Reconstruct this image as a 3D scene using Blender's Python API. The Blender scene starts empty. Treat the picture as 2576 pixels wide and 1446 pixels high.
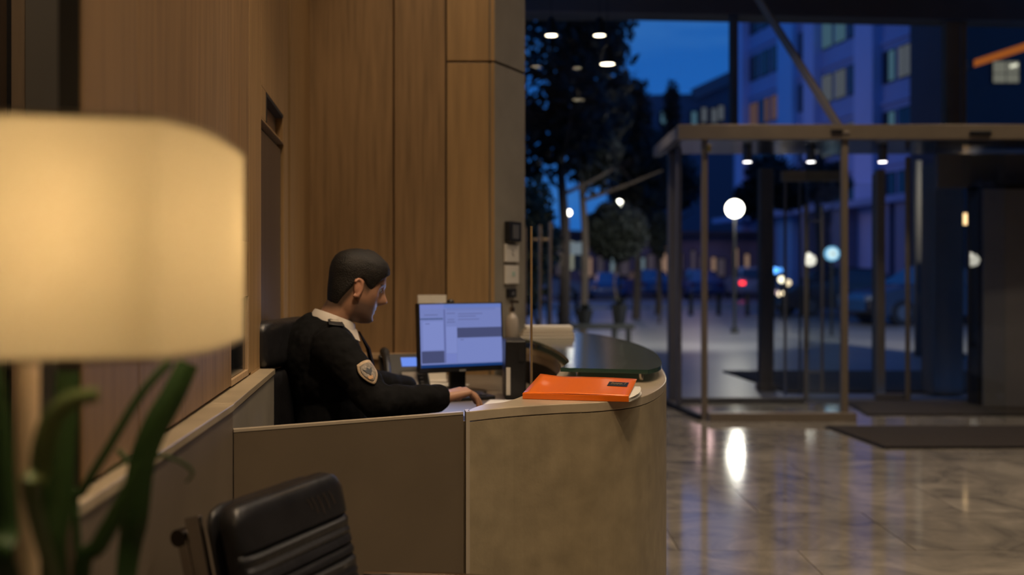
import bpy, bmesh, math, random
from mathutils import Vector, Matrix, Euler
import numpy as np
random.seed(7)
S = bpy.context.scene
COL = S.collection
PI = math.pi
H = 1.27          # eye height
FPX = 2504.0
def at(px, py, Y):          # photograph pixel + real distance -> point
    return Vector(((px-1288)/FPX*Y, Y, H-(py-685)/FPX*Y))

# ------------------------------------------------------------------ camera, sky, lights, exposure
cam_d = bpy.data.cameras.new('camera'); cam = bpy.data.objects.new('camera', cam_d); COL.objects.link(cam)
cam.location = (0, 0, H); cam.rotation_euler = (PI/2, 0, 0)
cam_d.sensor_width = 36; cam_d.lens = 35.0; cam_d.shift_x = 0; cam_d.shift_y = -38/2576
cam_d.clip_start = 0.05; cam_d.clip_end = 500
cam_d.dof.use_dof = True; cam_d.dof.focus_distance = 2.75; cam_d.dof.aperture_fstop = 1.8
S.camera = cam
S.view_settings.view_transform = 'Standard'; S.view_settings.look = 'None'
S.view_settings.gamma = 1; S.view_settings.use_curve_mapping = False
S.view_settings.exposure = 0.0
S.cycles.use_denoising = True
S.cycles.max_bounces = 10; S.cycles.transparent_max_bounces = 24
S.cycles.sample_clamp_indirect = 6

W = bpy.data.worlds.new('dusk_sky'); S.world = W; W.use_nodes = True
nt = W.node_tree; nt.nodes.clear()
out = nt.nodes.new('ShaderNodeOutputWorld'); bg = nt.nodes.new('ShaderNodeBackground')
tc = nt.nodes.new('ShaderNodeTexCoord'); sep = nt.nodes.new('ShaderNodeSeparateXYZ')
cr = nt.nodes.new('ShaderNodeValToRGB'); nz = nt.nodes.new('ShaderNodeTexNoise')
mp = nt.nodes.new('ShaderNodeMapping'); mp.inputs['Scale'].default_value = (1.2, 1.2, 6)
mixc = nt.nodes.new('ShaderNodeMix'); mixc.data_type = 'RGBA'
cr.color_ramp.elements[0].position = 0.0; cr.color_ramp.elements[0].color = (.012, .10, .38, 1)
cr.color_ramp.elements[1].position = 0.6; cr.color_ramp.elements[1].color = (.004, .045, .22, 1)
L = nt.links.new
L(tc.outputs['Generated'], sep.inputs[0]); L(sep.outputs['Z'], cr.inputs['Fac'])
L(tc.outputs['Generated'], mp.inputs[0]); L(mp.outputs[0], nz.inputs['Vector'])
nz.inputs['Scale'].default_value = 3.0; nz.inputs['Detail'].default_value = 4
cr2 = nt.nodes.new('ShaderNodeValToRGB'); cr2.color_ramp.elements[0].position = .42; cr2.color_ramp.elements[1].position = .68
cr2.color_ramp.elements[1].color = (.45, .45, .45, 1)
L(nz.outputs['Fac'], cr2.inputs['Fac']); L(cr2.outputs[0], mixc.inputs['Factor'])
L(cr.outputs[0], mixc.inputs['A']); mixc.inputs['B'].default_value = (.045, .16, .40, 1)
L(mixc.outputs['Result'], bg.inputs['Color']); bg.inputs['Strength'].default_value = 1.45
L(bg.outputs[0], out.inputs['Surface'])

def light(kind, name, loc, power, color, size=.1, target=None, spot=90, blend=.6, size_y=None):
    d = bpy.data.lights.new(name, kind); o = bpy.data.objects.new(name, d); COL.objects.link(o)
    d.energy = power; d.color = color; o.location = loc
    if kind == 'AREA':
        d.size = size
        if size_y: d.shape = 'RECTANGLE'; d.size_y = size_y
    else: d.shadow_soft_size = size
    if kind == 'SPOT': d.spot_size = math.radians(spot); d.spot_blend = blend
    if target is not None:
        v = Vector(target)-Vector(loc); o.rotation_euler = v.to_track_quat('-Z', 'Y').to_euler()
    return o
WARM = (1.0, .74, .47); WARM2 = (1.0, .80, .60); COOL = (.86, .95, 1.0)
light('SPOT', 'desk_downlight', (.35, 1.9, 4.05), 110, WARM, .06, (.25, 3.3, .9), 62, .8)
light('SPOT', 'desk_downlight', (.35, 3.9, 4.05), 60, WARM2, .06, (0.1, 3.9, .9), 60, .8)
light('SPOT', 'wall_washer', (-.25, 4.0, 4.05), 70, WARM, .08, (-.25, 5.0, 2.0), 70, .9)
light('SPOT', 'wall_washer', (-.10, 2.6, 4.05), 75, WARM, .08, (-.8, 3.7, 1.9), 75, .9)
light('SPOT', 'wall_washer', (.2, 1.3, 4.05), 230, WARM, .08, (-.65, 1.8, 1.4), 80, .9)
for lx_, ly_, p_ in ((1.6, 3.2, 40), (3.4, 3.2, 40), (1.6, 5.6, 40), (3.6, 5.6, 40), (2.4, 7.6, 30), (4.6, 7.4, 30), (1.0, .6, 26), (3.2, .8, 26), (5.2, 4.4, 30)):
    light('SPOT', 'lobby_downlight', (lx_, ly_, 4.12), p_*2.2, WARM2, .05, (lx_, ly_, 0), 125, .9)
light('SPOT', 'side_space_light', (-1.0, 1.5, 4.0), 60, WARM2, .05, (-.95, 2.3, 1.6), 80, .8)

# ------------------------------------------------------------------ materials
MATS = {}
def nodes(name):
    m = bpy.data.materials.new(name); m.use_nodes = True
    n = m.node_tree; b = n.nodes['Principled BSDF']
    return m, n, b
def mat(name, col, rough=.5, metal=0., spec=.5, var=0., scale=8., stretch=(1, 1, 1), bump=0., bscale=None, col2=None, detail=4,
        emit=None, estr=0., rnd=False, coat=0., sharp=None, distort=0.):
    if name in MATS: return MATS[name]
    m, n, b = nodes(name); MATS[name] = m
    c = (*col, 1)
    b.inputs['Base Color'].default_value = c; b.inputs['Roughness'].default_value = rough
    b.inputs['Metallic'].default_value = metal; b.inputs['Specular IOR Level'].default_value = spec
    b.inputs['Coat Weight'].default_value = coat; b.inputs['Coat Roughness'].default_value = .08
    if emit: b.inputs['Emission Color'].default_value = (*emit, 1); b.inputs['Emission Strength'].default_value = estr
    if var or bump or col2:
        tcn = n.nodes.new('ShaderNodeTexCoord'); mpn = n.nodes.new('ShaderNodeMapping')
        mpn.inputs['Scale'].default_value = stretch
        n.links.new(tcn.outputs['Object'], mpn.inputs[0])
        src = mpn.outputs[0]
        if rnd:
            oi = n.nodes.new('ShaderNodeObjectInfo'); va = n.nodes.new('ShaderNodeVectorMath'); va.operation = 'MULTIPLY_ADD'
            cx = n.nodes.new('ShaderNodeCombineXYZ')
            for i in range(3): n.links.new(oi.outputs['Random'], cx.inputs[i])
            n.links.new(cx.outputs[0], va.inputs[0]); va.inputs[1].default_value = (31, 17, 23); n.links.new(src, va.inputs[2])
            src = va.outputs[0]
        no = n.nodes.new('ShaderNodeTexNoise'); no.inputs['Scale'].default_value = scale; no.inputs['Detail'].default_value = detail
        no.inputs['Distortion'].default_value = distort
        n.links.new(src, no.inputs['Vector'])
        if var or col2:
            rp = n.nodes.new('ShaderNodeValToRGB')
            lo, hi = sharp or (.3, .7)
            rp.color_ramp.elements[0].position = lo; rp.color_ramp.elements[1].position = hi
            c2 = col2 or tuple(x*(1+var) for x in col); c1 = col if col2 else tuple(x*(1-var) for x in col)
            rp.color_ramp.elements[0].color = (*c1, 1); rp.color_ramp.elements[1].color = (*c2, 1)
            n.links.new(no.outputs['Fac'], rp.inputs[0]); n.links.new(rp.outputs[0], b.inputs['Base Color'])
        if bump:
            nb = no
            if bscale:
                nb = n.nodes.new('ShaderNodeTexNoise'); nb.inputs['Scale'].default_value = bscale; nb.inputs['Detail'].default_value = 3
                n.links.new(src, nb.inputs['Vector'])
            bp = n.nodes.new('ShaderNodeBump'); bp.inputs['Strength'].default_value = bump; bp.inputs['Distance'].default_value = .01
            n.links.new(nb.outputs['Fac'], bp.inputs['Height']); n.links.new(bp.outputs[0], b.inputs['Normal'])
    return m
def emis(name, col, strength):
    if name in MATS: return MATS[name]
    m = bpy.data.materials.new(name); m.use_nodes = True; n = m.node_tree; n.nodes.clear()
    o = n.nodes.new('ShaderNodeOutputMaterial'); e = n.nodes.new('ShaderNodeEmission')
    e.inputs[0].default_value = (*col, 1); e.inputs[1].default_value = strength
    n.links.new(e.outputs[0], o.inputs[0]); MATS[name] = m; return m
def glass(name, tint=(.93, .95, .94), ior=1.45, rough=0.0, boost=1.0):
    if name in MATS: return MATS[name]
    m = bpy.data.materials.new(name); m.use_nodes = True; n = m.node_tree; n.nodes.clear()
    o = n.nodes.new('ShaderNodeOutputMaterial'); t = n.nodes.new('ShaderNodeBsdfTransparent'); g = n.nodes.new('ShaderNodeBsdfGlossy')
    f = n.nodes.new('ShaderNodeFresnel'); f.inputs[0].default_value = ior; mx = n.nodes.new('ShaderNodeMixShader')
    t.inputs[0].default_value = (*tint, 1); g.inputs[0].default_value = (boost, boost, boost, 1); g.inputs['Roughness'].default_value = rough
    ge = n.nodes.new('ShaderNodeNewGeometry'); iv = n.nodes.new('ShaderNodeMath'); iv.operation = 'SUBTRACT'; iv.inputs[0].default_value = 1
    ml = n.nodes.new('ShaderNodeMath'); ml.operation = 'MULTIPLY'; n.links.new(ge.outputs['Backfacing'], iv.inputs[1]); n.links.new(iv.outputs[0], ml.inputs[0]); n.links.new(f.outputs[0], ml.inputs[1])
    n.links.new(ml.outputs[0], mx.inputs[0]); n.links.new(t.outputs[0], mx.inputs[1]); n.links.new(g.outputs[0], mx.inputs[2])
    n.links.new(mx.outputs[0], o.inputs[0]); MATS[name] = m; return m

M_wood = mat('oak_veneer', (.25, .152, .070), .55, var=.22, scale=5, stretch=(9, 9, .5), bump=.06, detail=6, rnd=True)
M_wood2 = mat('pale_oak_veneer', (.33, .205, .090), .5, var=.15, scale=4, stretch=(7, 7, .5), bump=.05, detail=5, rnd=True)
M_woodlight = mat('light_jamb_wood', (.42, .29, .17), .5, var=.10, scale=5, stretch=(9, 9, .6), bump=.03)
M_dark = mat('dark_gap', (.018, .014, .011), .8)
M_greypanel = mat('grey_lacquer_panel', (.26, .225, .175), .5, var=.05, scale=3)
M_steel = mat('brushed_steel', (.20, .185, .17), .32, metal=.85, var=.08, scale=12, stretch=(1, 1, .1))
M_stone = mat('beige_stone', (.30, .245, .155), .42, var=.16, scale=14, bump=.05, bscale=90, detail=8, spec=.35)
M_stonetop = mat('beige_stone_polished', (.40, .33, .23), .3, var=.16, scale=9, detail=8, bump=.02)
M_stonegrey = mat('grey_stone_pier', (.23, .205, .165), .55, var=.1, scale=6, detail=7)
M_laminate = mat('brown_laminate', (.135, .105, .072), .4, var=.06, scale=6, stretch=(1, 1, 1), spec=.35)
M_edge = mat('pale_edge_band', (.40, .34, .26), .35)
M_desk = mat('desk_top_laminate', (.16, .13, .10), .35, var=.08, scale=6)
M_frame = mat('bronze_anodised_frame', (.27, .215, .145), .42, metal=.2, var=.06, scale=6)
M_frameg = mat('grey_metal_frame', (.15, .14, .135), .45, metal=.2, var=.06, scale=6)
M_brass = mat('brushed_brass', (.30, .21, .11), .35, metal=.35)
M_black = mat('black_plastic', (.012, .012, .013), .38)
M_black2 = mat('satin_black_plastic', (.012, .0115, .0115), .6, spec=.3)
M_leather = mat('black_leather', (.012, .012, .014), .36, spec=.55, var=.25, scale=14, bump=.14, bscale=45, detail=6)
M_chrome = mat('polished_chrome', (.62, .58, .54), .14, metal=1)
M_glass = glass('clear_glass')
M_glasstop = glass('green_glass', (.30, .38, .32), 1.5, .14)
n = M_glasstop.node_tree; df = n.nodes.new('ShaderNodeBsdfDiffuse'); df.inputs[0].default_value = (.15, .17, .13, 1); ms_ = n.nodes.new('ShaderNodeMixShader'); ms_.inputs[0].default_value = .45
tr_ = [k for k in n.nodes if k.type == 'BSDF_TRANSPARENT'][0]; mx_ = [k for k in n.nodes if k.type == 'MIX_SHADER' and k != ms_][0]
n.links.new(tr_.outputs[0], ms_.inputs[1]); n.links.new(df.outputs[0], ms_.inputs[2]); n.links.new(ms_.outputs[0], mx_.inputs[1])
M_glassedge = mat('green_glass_edge', (.03, .07, .055), .12, spec=.7)
M_conc = mat('dark_soffit', (.10, .09, .085), .8, var=.1, scale=3)
M_white = mat('white_plastic', (.62, .58, .52), .45)
M_paper = mat('white_paper', (.78, .74, .66), .7, var=.03, scale=30)
M_skin = mat('skin', (.36, .195, .125), .5, var=.10, scale=22, bump=.05, bscale=120, spec=.4)
M_leaf = mat('strap_leaf_green', (.034, .072, .022), .42, var=.25, scale=5, spec=.4)
M_tree = mat('dark_foliage', (.005, .007, .004), .7, var=.4, scale=3)
M_bark = mat('bark', (.045, .030, .022), .9, var=.3, scale=10, bump=.4)
M_pave = mat('grey_paving', (.21, .20, .20), .38, var=.18, scale=.5, detail=6)

# ------------------------------------------------------------------ mesh helpers
class MB:
    def __init__(s): s.b = bmesh.new()
    def box(s, c, size, rot=None, bevel=0):
        r = bmesh.ops.create_cube(s.b, size=1); vs = r['verts']
        bmesh.ops.scale(s.b, verts=vs, vec=size)
        if bevel:
            es = list({e for v in vs for e in v.link_edges})
            rr = bmesh.ops.bevel(s.b, geom=es, offset=bevel, segments=2, affect='EDGES', profile=.5)
            vs = list({v for f in rr['faces'] for v in f.verts} | {v for v in vs if v.is_valid})
        if rot is not None: bmesh.ops.rotate(s.b, verts=vs, cent=(0, 0, 0), matrix=rot)
        bmesh.ops.translate(s.b, verts=vs, vec=c); return s
    def bar(s, a, b, w, d=None, up=(0, 0, 1), bevel=0):
        a, b = Vector(a), Vector(b); v = b-a; q = v.to_track_quat('Z', 'Y').to_matrix()
        return s.box((a+b)/2, (w, d or w, v.length), q, bevel)
    def cyl(s, a, b, r1, r2=None, n=16, caps=True):
        a, b = Vector(a), Vector(b); v = b-a
        r = bmesh.ops.create_cone(s.b, cap_ends=caps, segments=n, radius1=r1, radius2=r1 if r2 is None else r2, depth=v.length)
        bmesh.ops.rotate(s.b, verts=r['verts'], cent=(0, 0, 0), matrix=v.to_track_quat('Z', 'Y').to_matrix())
        bmesh.ops.translate(s.b, verts=r['verts'], vec=(a+b)/2); return s
    def ball(s, c, r, sc=(1, 1, 1), rot=None, u=20, v=12):
        q = bmesh.ops.create_uvsphere(s.b, u_segments=u, v_segments=v, radius=r)
        bmesh.ops.scale(s.b, verts=q['verts'], vec=sc)
        if rot is not None: bmesh.ops.rotate(s.b, verts=q['verts'], cent=(0, 0, 0), matrix=rot)
        bmesh.ops.translate(s.b, verts=q['verts'], vec=c); return s
    def caps(s, a, b, ra, rb, n=18):
        s.cyl(a, b, ra, rb, n); s.ball(a, ra, u=n, v=10); s.ball(b, rb, u=n, v=10); return s
    def prism(s, pts, z0, z1):
        lo = [s.b.verts.new((p[0], p[1], z0)) for p in pts]; hi = [s.b.verts.new((p[0], p[1], z1)) for p in pts]
        n = len(pts)
        s.b.faces.new(lo[::-1]); s.b.faces.new(hi)
        for i in range(n): s.b.faces.new((lo[i], lo[(i+1) % n], hi[(i+1) % n], hi[i]))
        return s
    def quad(s, *p):
        s.b.faces.new([s.b.verts.new(q) for q in p]); return s
    def rings(s, rings, close=True, cap=True):
        R = [[s.b.verts.new(p) for p in r] for r in rings]; n = len(R[0])
        for a, b in zip(R, R[1:]):
            for i in range(n if close else n-1): s.b.faces.new((a[i], a[(i+1) % n], b[(i+1) % n], b[i]))
        if cap: s.b.faces.new(R[0][::-1]); s.b.faces.new(R[-1])
        return s
    def tube(s, pts, r, n=10):
        pts = [Vector(p) for p in pts]; rs = r if isinstance(r, (list, tuple)) else [r]*len(pts); rg = []
        up = Vector((.13, .31, .94))
        for i, p in enumerate(pts):
            t = (pts[min(i+1, len(pts)-1)]-pts[max(i-1, 0)]).normalized()
            x = t.cross(up)
            if x.length < .05: x = t.cross(Vector((1, 0, 0)))
            x.normalize(); y = t.cross(x)
            rg.append([p+(x*math.cos(a)+y*math.sin(a))*rs[i] for a in [2*PI*k/n for k in range(n)]])
        return s.rings(rg)
    def lathe(s, prof, c=(0, 0, 0), n=28, cap=False):
        return s.rings([[(c[0]+r*math.cos(2*PI*k/n), c[1]+r*math.sin(2*PI*k/n), c[2]+z) for k in range(n)] for r, z in prof], cap=cap)
    def build(s, name, m, parent=None, smooth=False, bevel=0, loc=None, sub=0, recalc=True):
        if recalc: bmesh.ops.recalc_face_normals(s.b, faces=s.b.faces)
        me = bpy.data.meshes.new(name)
        if smooth:
            for f in s.b.faces: f.smooth = True
        s.b.to_mesh(me); s.b.free()
        if smooth and not sub:
            try: me.set_sharp_from_angle(angle=math.radians(45))
            except Exception: pass
        me.materials.append(m)
        o = bpy.data.objects.new(name, me); COL.objects.link(o)
        if loc is not None: o.location = loc
        if parent is not None: o.parent = parent
        if bevel:
            bm_ = o.modifiers.new('bevel', 'BEVEL'); bm_.width = bevel; bm_.segments = 2; bm_.limit_method = 'ANGLE'
        if sub:
            sm = o.modifiers.new('sub', 'SUBSURF'); sm.levels = sub; sm.render_levels = sub
        return o
def tag(o, label, cat, group=None, kind=None):
    if label: o['label'] = label
    if cat: o['category'] = cat
    if group: o['group'] = group
    if kind: o['kind'] = kind
    return o
def empty(name, loc=(0, 0, 0), rz=0, **kw):
    o = bpy.data.objects.new(name, None); COL.objects.link(o); o.location = loc; o.rotation_euler = (0, 0, rz)
    o.empty_display_size = .1
    return o
def thing(name, label, cat, loc=(0, 0, 0), rz=0, group=None):
    return tag(empty(name, loc, rz), label, cat, group)
def struct(name, label=None):
    o = empty(name); o['kind'] = 'structure'
    if label: o['label'] = label
    return o
def bx(name, c, size, m, parent=None, bevel=.0, rot=None):
    return MB().box(c, size, rot).build(name, m, parent, bevel=bevel)
def copy_tree(o, parent=None):
    c = o.copy(); COL.objects.link(c); c.parent = parent
    for ch in o.children: copy_tree(ch, c)
    return c
def smoothpts(pts, n=6):
    P = [Vector(p) for p in pts]; o = []
    for i in range(len(P)-1):
        p0, p1, p2, p3 = P[max(i-1, 0)], P[i], P[i+1], P[min(i+2, len(P)-1)]
        for k in range(n):
            t = k/n
            o.append(.5*((2*p1)+(-p0+p2)*t+(2*p0-5*p1+4*p2-p3)*t*t+(-p0+3*p1-3*p2+p3)*t**3))
    o.append(P[-1]); return o

# ================================================================== THE SETTING
# floor with marble slabs
fl = bx('floor', (2.0, 3.4, -.03), (9.0, 13.4, .05), mat('floor_grout', (.10, .085, .07), .6)); fl['kind'] = 'structure'
m, n, b = nodes('polished_marble'); MATS['marble'] = m
tcn = n.nodes.new('ShaderNodeTexCoord'); oi = n.nodes.new('ShaderNodeObjectInfo'); va = n.nodes.new('ShaderNodeVectorMath'); va.operation = 'MULTIPLY_ADD'
cx = n.nodes.new('ShaderNodeCombineXYZ')
for i in range(3): n.links.new(oi.outputs['Random'], cx.inputs[i])
n.links.new(cx.outputs[0], va.inputs[0]); va.inputs[1].default_value = (31, 17, 5); n.links.new(tcn.outputs['Object'], va.inputs[2])
n1 = n.nodes.new('ShaderNodeTexNoise'); n1.inputs['Scale'].default_value = 2.2; n1.inputs['Detail'].default_value = 9; n1.inputs['Distortion'].default_value = 1.6
n1.inputs['Roughness'].default_value = .62
n.links.new(va.outputs[0], n1.inputs['Vector'])
rp = n.nodes.new('ShaderNodeValToRGB'); e = rp.color_ramp.elements
e[0].position = .33; e[0].color = (.17, .15, .125, 1); e[1].position = .66; e[1].color = (.42, .37, .29, 1)
x = rp.color_ramp.elements.new(.43); x.color = (.26, .23, .185, 1); x = rp.color_ramp.elements.new(.52); x.color = (.32, .28, .22, 1)
n.links.new(n1.outputs['Fac'], rp.inputs[0])
br = n.nodes.new('ShaderNodeMapRange'); br.inputs['To Min'].default_value = .88; br.inputs['To Max'].default_value = 1.1
n.links.new(oi.outputs['Random'], br.inputs[0])
mm = n.nodes.new('ShaderNodeVectorMath'); mm.operation = 'SCALE'; n.links.new(rp.outputs[0], mm.inputs[0]); n.links.new(br.outputs[0], mm.inputs['Scale'])
n.links.new(mm.outputs[0], b.inputs['Base Color'])
b.inputs['Roughness'].default_value = .09; b.inputs['Specular IOR Level'].default_value = .75
TW, TD = 1.08, .72
tm = None
iy = 0
for j in range(-3, 14):
    for i in range(-3, 6):
        x0 = .22+i*TW+(.54 if j % 2 else 0); y0 = 2.37+j*TD
        if x0+TW > 6.45 or x0 < -2.4 or y0 < -3 or y0+TD > 10.05: continue
        if tm is None:
            o = MB().box((0, 0, 0), (TW-.004, TD-.004, .02)).build('tile', MATS['marble'], fl, bevel=0); tm = o.data
        else:
            o = bpy.data.objects.new('tile', tm); COL.objects.link(o); o.parent = fl
        o.location = (x0+TW/2, y0+TD/2, -.005+.0006*random.random())

# ceiling of the lobby
c = bx('ceiling', (2.0, 3.4, 4.25), (9.0, 13.2, .1), mat('ceiling_paint', (.30, .27, .23), .8)); c['kind'] = 'structure'
w = bx('wall_rear', (2.0, -3.2, 2.1), (9.0, .1, 4.3), mat('rear_wall_paint', (.22, .17, .12), .7)); w['kind'] = 'structure'
w = bx('wall_far_right', (6.55, 3.0, 2.1), (.1, 13, 4.3), mat('rear_wall_paint', (.22, .17, .12), .7)); w['kind'] = 'structure'

# left wood panelled wall : plane X = -.44 - .115 Y
def WX(y, off=0): return -.44-.115*y+off
wl = struct('wall_left')
def lwall(name, y0, y1, z0, z1, m, off=0., th=.03, parent=wl):
    g = .0025
    pts = [(WX(y0+g, off), y0+g), (WX(y1-g, off), y1-g), (WX(y1-g, off-th), y1-g), (WX(y0+g, off-th), y0+g)]
    return MB().prism(pts, z0, z1).build(name, m, parent, bevel=.0015)
lwall('end_strip', 1.383, 1.387, .97, 4.2, M_dark, -.002, .03)  # added dark strip over the panel end, shade of the gap as colour
lwall('backing', 1.72, 5.0, 0, 4.2, M_dark, -.032, .045)
lwall('panel', 1.389, 1.695, .97, 4.2, M_wood)
lwall('panel', 1.695, 2.95, 1.36, 4.2, M_wood)
lwall('panel', 1.695, 2.64, .97, 1.36, M_wood)
# beige upright panel with steel door and recess: built around the openings
def stile(y0, y1, z0, z1): return lwall('panel', y0, y1, z0, z1, M_wood2)
stile(2.95, 3.215, 0.97, 4.2); stile(3.215, 3.86, 1.875, 4.2); stile(3.86, 4.005, .0, 4.2)
stile(3.215, 3.86, 1.765, 1.772)
lwall('panel', 2.64, 2.95, 1.2, 1.36, M_wood2)
lwall('panel', 2.99, 3.215, .0, .97, M_wood2)
lwall('groove', 4.005, 4.10, 0, 4.2, M_dark, -.03, .02)
lwall('panel', 4.10, 5.0, 0, 4.2, M_wood2)
lwall('recess_box', 3.345, 3.82, 1.775, 1.86, mat('recess_bronze', (.30, .2, .11), .4, metal=.5), -.028, .01)
lwall('recess_rim', 3.33, 3.345, 1.772, 1.873, M_dark, .002, .03); lwall('recess_rim', 3.345, 3.82, 1.86, 1.873, M_dark, .002, .03)
lwall('recess_side', 3.82, 3.86, 1.772, 1.873, M_wood2)
lwall('recess_side', 3.217, 3.33, 1.772, 1.875, M_wood2)
sd = lwall('steel_panel', 3.245, 3.855, .05, 1.745, M_steel, -.012, .02); sd['label'] = 'grey steel flush panel'
lwall('groove', 3.22, 3.243, .0, 1.76, M_dark, -.016, .02)
# dark glass screen low in the wall
dg = lwall('dark_screen', 2.66, 2.93, .985, 1.195, mat('dark_gloss', (.02, .022, .025), .12, spec=.6, var=.3, scale=10), -.008, .02)
dg['label'] = 'dark glossy inset screen'
lwall('screen_frame', 2.93, 2.95, .97, 1.2, M_woodlight, .0, .03); lwall('screen_frame', 2.64, 2.95, .967, .984, M_woodlight, .0, .03)

# back wall panels, Y = 5
wb = struct('wall_back'); YB = 5.0
bx('backing', (-.66, YB+.10, 2.1), (1.1, .08, 4.2), M_dark, wb)
def XB(px, Y=YB): return (px-1288)/FPX*Y
def bpan(p0, p1, z0, z1, m):
    x0, x1 = XB(p0)+.004, XB(p1)-.004
    return MB().box(((x0+x1)/2, YB+.02, (z0+z1)/2), (x1-x0, .04, z1-z0)).build('panel', m, wb, bevel=.002)
ZJ = H+530/FPX*YB
for a, b_ in ((770, 990), (990, 1122)): bpan(a, b_, 0, 4.2, M_wood)
bpan(1122, 1232, 0, ZJ-.005, M_wood2); bpan(1122, 1232, ZJ+.005, 4.2, M_wood2)
bpan(1232, 1246, 0, ZJ-.005, M_wood2); bpan(1232, 1246, ZJ+.005, 4.2, M_wood2)
bx('skirting', ((XB(780)+XB(1245))/2, YB-.012, .85), (XB(1245)-XB(790), .024, .03), M_woodlight, wb, .003)

# grey stone pier going back and right
pil = struct('pillar')
pa = Vector((XB(1245), YB)); pdv = Vector((.508, 1)).normalized(); pb = pa+pdv*.345
nrm = Vector((-pdv.y, pdv.x))  # to the left (inside)
def pier(z0, z1):
    q = [pa, pb, pb+nrm*.25, pa+nrm*.25]
    return MB().prism(q, z0, z1).build('stone_panel', M_stonegrey, pil, bevel=.003)
pier(0, ZJ-.006); pier(ZJ+.006, 4.2)
MB().prism([pa+nrm*.01+pdv*.01, pb+nrm*.01-pdv*.01, pb+nrm*.2, pa+nrm*.2], ZJ-.02, ZJ+.02).build('joint', M_dark, pil)
prot = Matrix.Rotation(math.atan2(pdv.y, pdv.x), 3, 'Z')
def pier_at(px):      # point on the pier face seen at that column
    k = (px-1288)/FPX
    t = (k*pa.y-pa.x)/(pdv.x-k*pdv.y); return pa+pdv*t

# side space to the left of the wood wall
wsl = struct('wall_side')
YS = 2.3
def side(name, p0, p1, m, y=YS, th=.05):
    x0, x1 = XB(p0, y), XB(p1, y); return bx(name, ((x0+x1)/2, y+th/2, 2.1), (x1-x0, th, 4.2), m, wsl, .002)
side('panel', -700, -5, M_woodlight); side('groove', -5, 28, M_dark, YS+.04); side('panel', 28, 62, M_woodlight)
side('panel', 63, 168, M_greypanel); side('groove', 160, 330, M_dark, YS+.06)
bx('end_wall', (-2.3, 0, 2.1), (.1, 5.2, 4.2), M_greypanel, wsl)

# low stone wall under the wood wall
ws = struct('wall_low')
seg = [(-.576, 1.312), (-.590, 1.533), (-.655, 2.40), (-.762, 3.187)]
lowm = mat('grey_brown_stone', (.155, .122, .088), .5, var=.10, scale=5, detail=6)
for (a, b_), m_ in zip([((-.576, 1.312), (-.657, 2.343)), ((-.659, 2.347), (-.762, 3.187))], (lowm, M_stonegrey)):
    xa, ya = a; xb, yb = b_
    MB().prism([(xa, ya), (xb, yb), (WX(yb)-.03, yb), (WX(ya)-.03, ya)], 0, .942).build('stone_panel', m_, ws)
    MB().prism([(xa+.004, ya), (xb+.004, yb), (WX(yb)-.03, yb), (WX(ya)-.03, ya)], .944, .962).build('ledge', M_stonetop, ws, bevel=.002)

# facade : plane Y = 10 + .074 (X-1.6)
def FY(x, d=0): return 10.0+.074*(x-1.6)+d
fa = struct('window_1')
frot = Matrix.Rotation(math.atan(.074), 3, 'Z')
def fbox(name, x, w, z0, z1, m, parent=fa, d=0, th=.1, bev=.004):
    return MB().box((x, FY(x, d), (z0+z1)/2), (w, th, z1-z0), frot).build(name, m, parent, bevel=bev)
for px, w, m_ in ((1842, .07, M_frameg), (2404, .155, M_frame), (1691, .115, M_frameg)):
    X = (px-1288)/FPX*10.1
    z1 = 4.2 if px != 1691 else 2.68
    fbox('mullion', X, w, 0 if px == 1691 else 2.5, z1, m_)
fbox('mullion', (2420-1288)/FPX*10.2, .05, 2.5, 4.2, M_brass, d=-.06, th=.03)
fbox('head_beam', 2.9, 7.4, 3.83, 4.2, M_conc, th=.3)
for x0, x1 in ((.06, 1.55), (1.551, 2.18), (2.27, 4.40), (4.60, 6.4)):
    fbox('pane', (x0+x1)/2, x1-x0, 0.02 if x1 < 1.6 else 2.6, 3.83, M_glass, th=.012, bev=0)
fbox('transom', 2.9, 2.6+4.8, 3.02, 3.03, M_frameg, th=.02, bev=0) if False else None
# diagonal brace from ceiling to the vestibule header
MB().bar(at(1885, -40, 9.3), at(2112, 322, 8.75), .062, .062, bevel=.006).build('brace', M_frame, fa)

# ---- glazed entrance vestibule
ve = struct('door_1')
VY = 8.50
def VYf(x): return VY+.02*(x-1.7)
def vbox(name, x, y, w, d, z0, z1, m, bev=.004): return MB().box((x, y, (z0+z1)/2), (w, d, z1-z0)).build(name, m, ve, bevel=bev)
def vx(px, y): return (px-1288)/FPX*y
xL = vx(1706, VY)
vbox('header_beam', (xL+5.6)/2, VY+.04, 5.6-xL, .10, H+(685-350)/FPX*VY, H+(685-313)/FPX*VY, M_frame)
vbox('side_beam', xL+.03, 9.25, .08, 1.4, 2.42, 2.52, M_frameg)
vbox('roof_panel', (xL+5.6)/2, 9.3, 5.6-xL-.1, 1.35, 2.455, 2.475, mat('dark_glass_roof', (.02, .025, .035), .2, spec=.6))
xp = vx(1775, VY); vbox('post', xp, VY+.06, .05, .05, 0, 2.42, M_frame)
xq = vx(2128, VY); vbox('post', xq, VY+.05, .055, .06, 0, 2.42, M_frame)
vbox('post', vx(1708, 9.2), 9.2, .045, .05, 0, 2.42, M_frameg)
vbox('post_cap', xp+.03, VY+.02, .035, .04, 2.30, 2.36, mat('brass_cap', (.5, .38, .12), .3, metal=.8))
vbox('base_rail', (vx(1782, VY)+vx(2150, VY))/2, VY-.01, vx(2150, VY)-vx(1782, VY), .09, 0.0, .075, M_frame)
vbox('base_rail', (xp+xq)/2, 9.72, xq-xp, .06, 0, .05, M_frameg)
MB().bar((vx(1668, 9.6), 9.6, .02), (xp-.03, VY+.05, .02), .05, .05).build('base_rail', M_black2, ve)
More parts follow.
